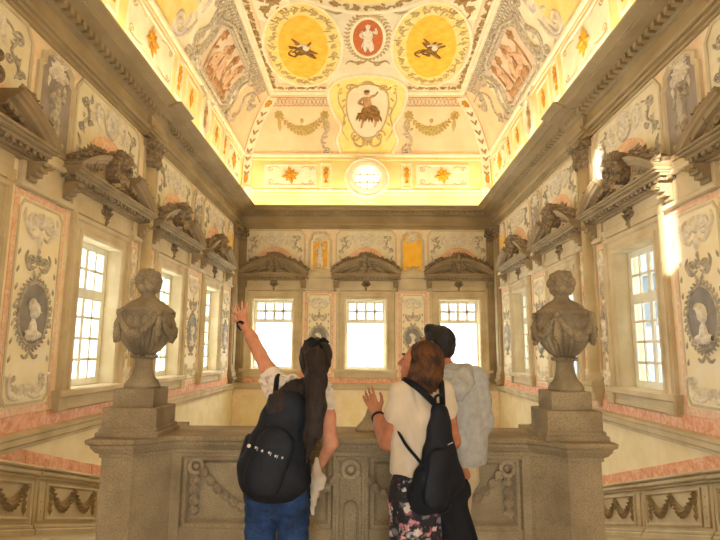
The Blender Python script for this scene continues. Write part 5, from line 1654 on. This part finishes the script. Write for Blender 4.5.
tag(o, 'small white cloth bag hanging from the right hand of the woman in jeans', 'bag')

# ---- woman in the middle, hands raised in front
def woman_right():
    org = (.28, 2.92, 0)
    e = person('auburn-haired woman in a white T-shirt and flowered skirt, hand raised, facing left', org)
    FWD = nrm((-.55, .84, 0)); fl = (FWD, 1.28)
    B = Soft()
    shL, shR = (.195, 2.87, 1.39), (.405, 3.0, 1.385)
    shL, shR = (.19, 2.86, 1.385), (.41, 2.98, 1.385)
    B.chain([(.275, 2.92, .93), (.285, 2.92, 1.08), (.295, 2.92, 1.25), (.3, 2.92, 1.38)], [.145, .125, .13, .08], .05, fl)
    B.cap(shL, shR, .05, .05, .05)
    B.cap((.3, 2.92, 1.39), (.292, 2.925, 1.47), .052, .048, .03)
    T, R = add_head(B, (.285, 2.93, 1.545), (-.97, .22, .2), (.2, -.05, 1), .95)
    el, wr_ = (.115, 2.93, 1.135), (.065, 3.09, 1.262)
    B.chain([shL, (.15, 2.88, 1.26), el], [.052, .05, .042], .025); B.chain([el, (.09, 3.0, 1.2), wr_], [.044, .043, .027], .015)
    add_hand(B, wr_, (-.42, .3, .85), (.35, .9, .1), (.92, -.1, .25), .16, .1, .95, (.22, .16, .1, .05))
    eR, wR = (.47, 3.0, 1.13), (.4, 3.14, 1.03)
    B.chain([shR, (.44, 2.99, 1.26), eR], [.05, .046, .04], .025); B.chain([eR, wR], [.04, .026], .015)
    add_hand(B, wR, (-.5, .8, -.15), (-.3, -.1, -1), (-.4, -.5, .5), .1, .5, .92)
    for a in (-1, 1):
        x, y = .275 + a * .06, 2.92 + a * .03
        B.chain([(x, y, .88), (x, y, .48), (x, y, .09)], [.066, .05, .036], .03); B.cap((x, y, .06), (x - .06, y + .1, .035), .034, .03, .02)
    soft_obj('body', B, .0062, 'skin_tan', e, None, org)
    face_parts(T, R, e, org, .95)
    S = Soft()
    S.chain([(.28, 2.92, .98), (.282, 2.92, 1.08), (.293, 2.92, 1.25), (.3, 2.92, 1.375)], [.158, .148, .148, .085], .05, fl)
    S.cap(shL, shR, .062, .06, .05); S.cap(shL, (.16, 2.875, 1.29), .062, .07, .03); S.cap(shR, (.435, 2.985, 1.3), .06, .064, .03)
    S.ell((.29, 2.935, 1.49), (.07, .07, .115), None, .02, '-')
    S.plane((.27, 2.92, .99), (0, 0, -1))
    soft_obj('t_shirt', S, .007, 'white_cloth', e, lambda X, Y, Z: .003 * np.sin(Z * 45 + 30 * X + 5 * np.sin(X * 25)) + .002 * np.sin(X * 80), org)
    S = Soft()
    S.chain([(.275, 2.92, 1.0), (.272, 2.92, .88), (.27, 2.92, .55), (.27, 2.92, .22)], [.135, .152, .15, .165], .03, (FWD, 1.15))
    S.plane((.27, 2.92, .995), (0, 0, 1)); S.plane((.27, 2.92, .17), (0, 0, -1))
    def fold(X, Y, Z):
        a = np.arctan2(Y - 2.92, X - .27); return .008 * np.clip((1.0 - Z) / .4, 0, 1) * np.sin(a * 9 + 1.5 * np.sin(Z * 6))
    soft_obj('flowered_skirt', S, .008, 'floral', e, fold, org)
    for a in (-1, 1): shoe(e, org, (.275 + a * .075, 2.92 + a * .04, 0), (-.5, .85, 0))
    S = Soft()
    S.ell(T(0, -.03, .03), (.09, .1, .095), R, .02); S.ell(T(0, -.06, -.06), (.1, .08, .12), R, .03); S.cap(T(.05, -.05, -.1), T(-.05, -.05, -.1), .05, .05, .04)
    for x, y, l in ((-.06, -.045, .17), (-.02, -.075, .2), (.03, -.08, .2), (.07, -.04, .18), (.075, .0, .15), (-.075, -.0, .15)): S.cap(T(x, y, -.02), T(x * 1.1, y * 1.15, -l), .042, .03, .02)
    S.ell(T(0, .09, -.03), (.1, .075, .12), R, .015, '-')
    soft_obj('hair', S, .0065, 'hair_auburn', e, lambda X, Y, Z: .004 * np.sin(np.arctan2(Y - 2.93, X - .3) * 17 + 3 * np.sin(Z * 40)) + .002 * np.sin(np.arctan2(Y - 2.93, X - .3) * 37 + Z * 60), org)
    m = MB(ident, org)
    w = Vector(wr_); ax_ = (w - Vector((.09, 3.0, 1.2))).normalized(); q = ax_.to_track_quat('Z', 'Y').to_matrix(); c = w - ax_ * .03
    m.tube([c + q @ Vector((.033 * math.cos(2 * PI * k / 16), .033 * math.sin(2 * PI * k / 16), 0)) for k in range(17)], .007, 6); m.build('bracelet', 'black_cloth', e, True)
woman_right()
def backpack_right():
    org = (.36, 2.75, 1.12)
    t = thing('backpack', 'slim black backpack worn by the woman in the flowered skirt', 'backpack', org)
    n = nrm((.35, -.94, 0))
    S = Soft(); S.cap((.365, 2.765, 1.0), (.375, 2.8, 1.3), .115, .05, .04, (n, 1.7)); S.cap((.3, 2.75, .98), (.42, 2.79, .99), .07, .07, .04, (n, 1.3))
    soft_obj('bag', S, .007, 'navy_nylon', t, lambda X, Y, Z: .0025 * np.sin(Z * 50 + X * 40), org)
    S = Soft(); S.cap((.34, 2.695, .93), (.36, 2.7, 1.08), .07, .065, .03, (n, 2.5)); soft_obj('front_pocket', S, .007, 'navy_nylon', t, None, org)
    S = Soft(); S.chain([(.29, 2.73, 1.0), (.27, 2.735, .92), (.28, 2.74, .885), (.37, 2.74, .885)], [.06, .06, .05, .05], .03, (n, 1.6)); soft_obj('lower_pouch', S, .007, 'black_cloth', t, None, org)
    for pts, r in (([(.35, 2.79, 1.345), (.27, 2.8, 1.42), (.215, 2.835, 1.452), (.2, 2.9, 1.44), (.17, 2.985, 1.3), (.19, 3.0, 1.15), (.24, 2.9, 1.05), (.3, 2.78, 1.0)], .017),
                   ([(.39, 2.8, 1.34), (.395, 2.86, 1.42), (.4, 2.95, 1.45), (.38, 3.04, 1.38), (.36, 3.08, 1.2), (.42, 2.98, 1.05), (.43, 2.82, .98)], .015),
                   ([(.16, 2.84, 1.22), (.2, 2.775, 1.15), (.26, 2.765, 1.08), (.3, 2.76, 1.03)], .008)):
        m = MB(ident, org); m.tube(catmull(pts, 8), r, 8); m.build('shoulder_strap', 'black_cloth', t, True)
    m = MB(ident, org); m.tube(catmull([(.35, 2.77, 1.35), (.352, 2.755, 1.385), (.385, 2.76, 1.385), (.39, 2.775, 1.345)], 6), .007, 6); m.build('grab_loop', 'black_cloth', t, True)
    m = MB(ident, org); m.tube([(.4, 2.71, 1.16), (.425, 2.715, 1.17)], .003, 6); m.build('zip_pull', 'metal', t)
backpack_right()
S = Soft(); S.chain([(.4, 2.9, 1.06), (.44, 2.88, .9), (.47, 2.87, .66)], [.06, .085, .1], .03, ((.3, -.95, 0), 2.2)); S.cap((.39, 3.06, 1.065), (.4, 2.92, 1.07), .03, .05, .03); S.cap((.36, 2.9, .95), (.39, 2.88, .66), .06, .07, .03, ((.3, -.95, 0), 2.2))
S.plane((.4, 2.9, .61), (.05, 0, -1))
o = soft_obj('black_jacket', S, .007, 'black_cloth', None, lambda X, Y, Z: .008 * np.sin(X * 60 + 4 * np.sin(Z * 8)), (.43, 2.9, .6)); o.location = (.43, 2.9, .6)
tag(o, 'black jacket hanging over the right forearm of the woman in the flowered skirt', 'jacket')

# ---- man beyond her
def man():
    org = (.53, 3.25, 0)
    e = person('man with short dark hair in a light grey hoodie and beige shorts, seen from behind', org)
    FWD = nrm((-.25, .97, 0)); fl = (FWD, 1.45)
    B = Soft()
    shL, shR = (.36, 3.23, 1.455), (.645, 3.26, 1.44)
    B.chain([(.51, 3.25, .95), (.53, 3.25, 1.1), (.52, 3.25, 1.3), (.5, 3.25, 1.44)], [.15, .145, .16, .09], .05, fl); B.cap(shL, shR, .062, .062, .05)
    B.cap((.48, 3.25, 1.45), (.45, 3.265, 1.56), .06, .056, .03)
    T, R = add_head(B, (.425, 3.285, 1.645), (-.8, .6, .12), (.08, -.08, 1), 1.0, False)
    for sh, el, w, hd, th in ((shL, (.315, 3.24, 1.2), (.36, 3.43, 1.13), (.7, .6, -.1), (.1, .3, 1)), (shR, (.69, 3.27, 1.2), (.61, 3.43, 1.12), (-.8, .5, 0), (-.1, .3, 1))):
        B.chain([sh, tuple((np.array(sh) + el) / 2), el], [.056, .052, .044], .025); B.chain([el, w], [.044, .03], .015); add_hand(B, w, hd, (0, -.7, -.5), th, .08, .4, 1.0)
    for x, y in ((.41, 3.24), (.52, 3.26)):
        B.chain([(x, y, .9), (x, y + .01, .5), (x, y - .03, .32), (x, y - .01, .09)], [.075, .055, .055, .042], .02); B.cap((x, y - .01, .06), (x - .03, y + .12, .04), .04, .035, .02)
    soft_obj('body', B, .0066, 'skin_tan', e, None, org); face_parts(T, R, e, org)
    S = Soft()
    S.chain([(.53, 3.25, 1.0), (.535, 3.25, 1.1), (.525, 3.25, 1.3), (.5, 3.25, 1.44)], [.172, .17, .18, .1], .05, fl); S.cap(shL, shR, .075, .075, .05)
    for sh, el, w in ((shL, (.315, 3.24, 1.2), (.355, 3.41, 1.135)), (shR, (.69, 3.27, 1.2), (.62, 3.415, 1.125))):
        S.chain([sh, tuple((np.array(sh) + el) / 2), el, w], [.075, .068, .06, .042], .03)
    S.cap((.53, 3.25, .985), (.53, 3.25, 1.0), .165, .165, .01, fl)
    S.ell((.44, 3.29, 1.58), (.068, .07, .13), None, .015, '-'); S.plane((.5, 3.25, .965), (0, 0, -1))
    soft_obj('hoodie', S, .007, 'grey_hoodie', e, lambda X, Y, Z: .002 * np.sin(Z * 42 + 18 * X + 5 * np.sin(X * 22)) + .001 * np.sin(X * 70 + Z * 30), org)
    S = Soft()
    for k in range(9):
        a = PI * (1.02 + 1.0 * k / 8); p = (.48 + .11 * math.cos(a), 3.22 + .1 * math.sin(a), 1.5 - .04 * math.sin(PI * k / 8))
        if k: S.cap(pp, p, .044, .044, .012)
        pp = p
    S.chain([(.42, 3.12, 1.45), (.5, 3.085, 1.4), (.58, 3.13, 1.43)], [.04, .066, .04], .02)
    soft_obj('hood', S, .006, 'grey_hoodie', e, lambda X, Y, Z: .004 * np.sin(X * 70 + Z * 60), org)
    S = Soft(); S.chain([(.53, 3.25, 1.0), (.53, 3.25, .9)], [.14, .13], .03, fl)
    for x, y in ((.41, 3.24), (.525, 3.26)): S.chain([(x, y, .9), (x, y, .54)], [.088, .076], .015)
    S.plane((.53, 3.25, .52), (0, 0, -1)); S.plane((.53, 3.25, 1.0), (0, 0, 1)); soft_obj('shorts', S, .008, 'beige_cloth', e, lambda X, Y, Z: .003 * np.sin(Z * 40 + X * 50), org)
    for x, y in ((.41, 3.24), (.52, 3.26)): shoe(e, org, (x, y, 0), (-.2, .97, 0))
    S = Soft(); S.ell(T(0, -.02, .042), (.08, .096, .078), R, .02); S.ell(T(0, -.07, -.01), (.072, .045, .07), R, .03); S.cap(T(-.03, .045, .095), T(.03, .05, .095), .026, .026, .03)
    S.ell(T(0, .09, -.02), (.08, .07, .085), R, .015, '-')
    for q in (-1, 1): S.ell(T(q * .085, .0, -.03), (.03, .03, .04), R, .01, '-')
    soft_obj('hair', S, .006, 'hair_black', e, lambda X, Y, Z: .003 * np.sin(X * 160 + Z * 90) * np.sin(Y * 150), org)
    m = Soft(); 
    for q in (-1, 1): m.cap(T(q * .06, .02, -.07), T(q * .02, .072, -.1), .016, .012, .01)
    m.cap(T(-.02, .076, -.1), T(.02, .076, -.1), .014, .014, .01); soft_obj('beard', m, .004, 'hair_black', e, None, org)
man()
# ------------------------------------------------------------------ neighbouring house seen through the right-hand windows
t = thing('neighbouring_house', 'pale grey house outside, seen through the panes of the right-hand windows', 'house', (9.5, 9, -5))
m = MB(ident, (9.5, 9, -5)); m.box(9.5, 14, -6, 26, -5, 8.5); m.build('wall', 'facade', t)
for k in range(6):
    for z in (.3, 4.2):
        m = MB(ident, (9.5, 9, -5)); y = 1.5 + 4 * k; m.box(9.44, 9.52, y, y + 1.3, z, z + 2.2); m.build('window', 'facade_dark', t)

m = MB(); m.box(-15, -12, -8, 9.5, -5, 8.6); struct(m.build('sun_blocker', 'facade'))  # unseen block, added to keep direct sun off the left windows
# ------------------------------------------------------------------ light
w = bpy.data.worlds.new('sky'); SC.world = w; w.use_nodes = True
bg = w.node_tree.nodes['Background']; bg.inputs[0].default_value = (.93, .97, 1.0, 1); bg.inputs[1].default_value = SKY
def area(name, loc, rot, sx, sy, power, col, portal=False):
    l = bpy.data.lights.new(name, 'AREA'); l.shape = 'RECTANGLE'; l.size = sx; l.size_y = sy; l.energy = power; l.color = col
    o = bpy.data.objects.new(name, l); COL.objects.link(o); o.location = loc; o.rotation_euler = rot
    if portal: l.cycles.is_portal = True
    return o
for c in BAY[1:]:
    area('window_portal', (-W - .5, c, (WZ0 + WZ1) / 2), (0, -PI / 2, 0), WZ1 - WZ0, 2 * HALF, 1, (1, 1, 1), True)
    area('window_portal', (W + .5, c, (WZ0 + WZ1) / 2), (0, PI / 2, 0), WZ1 - WZ0, 2 * HALF, 1, (1, 1, 1), True)
for c in BBAY: area('window_portal', (c, D + .5, (WZ0 + WZ1) / 2), (-PI / 2, 0, 0), 2 * HALF, WZ1 - WZ0, 1, (1, 1, 1), True)
area('fill_portal', (0, REAR - .5, 1.1), (PI / 2, 0, 0), 1.5, 2.2, 1, (1, 1, 1), True)  # sky through the low rear opening, which is added for fill
# late sun from behind and to the left, through the high rear windows
l = bpy.data.lights.new('sun', 'SUN'); l.energy = 11; l.angle = .01; l.color = (1, .93, .82)
o = bpy.data.objects.new('sun', l); COL.objects.link(o); o.location = (-8, -12, 12)
o.rotation_euler = Vector((7.57, 11.4, -3.7)).to_track_quat('-Z', 'Y').to_euler()
# warm strip lights lying on top of the cornice
WARM = (1.0, .89, .64)
LEN = D - REAR - 1
area('cornice_light', (-W + .45, (D + REAR) / 2, 7.25), (PI, math.radians(-18), 0), .12, LEN, LED * LEN, WARM)
area('cornice_light', (W - .45, (D + REAR) / 2, 7.25), (PI, math.radians(18), 0), .12, LEN, LED * LEN, WARM)
area('cornice_light', (0, D - .5, 7.25), (PI - math.radians(18), 0, 0), 2 * W - 1, .12, LED * (2 * W - 1), WARM)

# ------------------------------------------------------------------ camera
cam = bpy.data.cameras.new('camera'); cam.sensor_width = 36; cam.lens = 27; cam.clip_start = .05; cam.clip_end = 200
co = bpy.data.objects.new('camera', cam); COL.objects.link(co)
pitch, yaw, roll = math.atan(82 / 540), math.atan(6 / 540), math.radians(.35)
mt = Matrix.Rotation(yaw, 4, 'Z') @ Matrix.Rotation(PI / 2 + pitch, 4, 'X') @ Matrix.Rotation(roll, 4, 'Z')
co.matrix_world = Matrix.Translation((0, 0, 1.6)) @ mt
SC.camera = co
vs = SC.view_settings
vs.view_transform = 'Standard'; vs.look = 'None'; vs.exposure = EXPO; vs.gamma = 1; vs.use_curve_mapping = False
SC.cycles.use_denoising = True
SC.cycles.max_bounces = 10; SC.cycles.diffuse_bounces = 5; SC.cycles.transparent_max_bounces = 12
SC.cycles.sample_clamp_indirect = 8; SC.cycles.sample_clamp_direct = 2.2
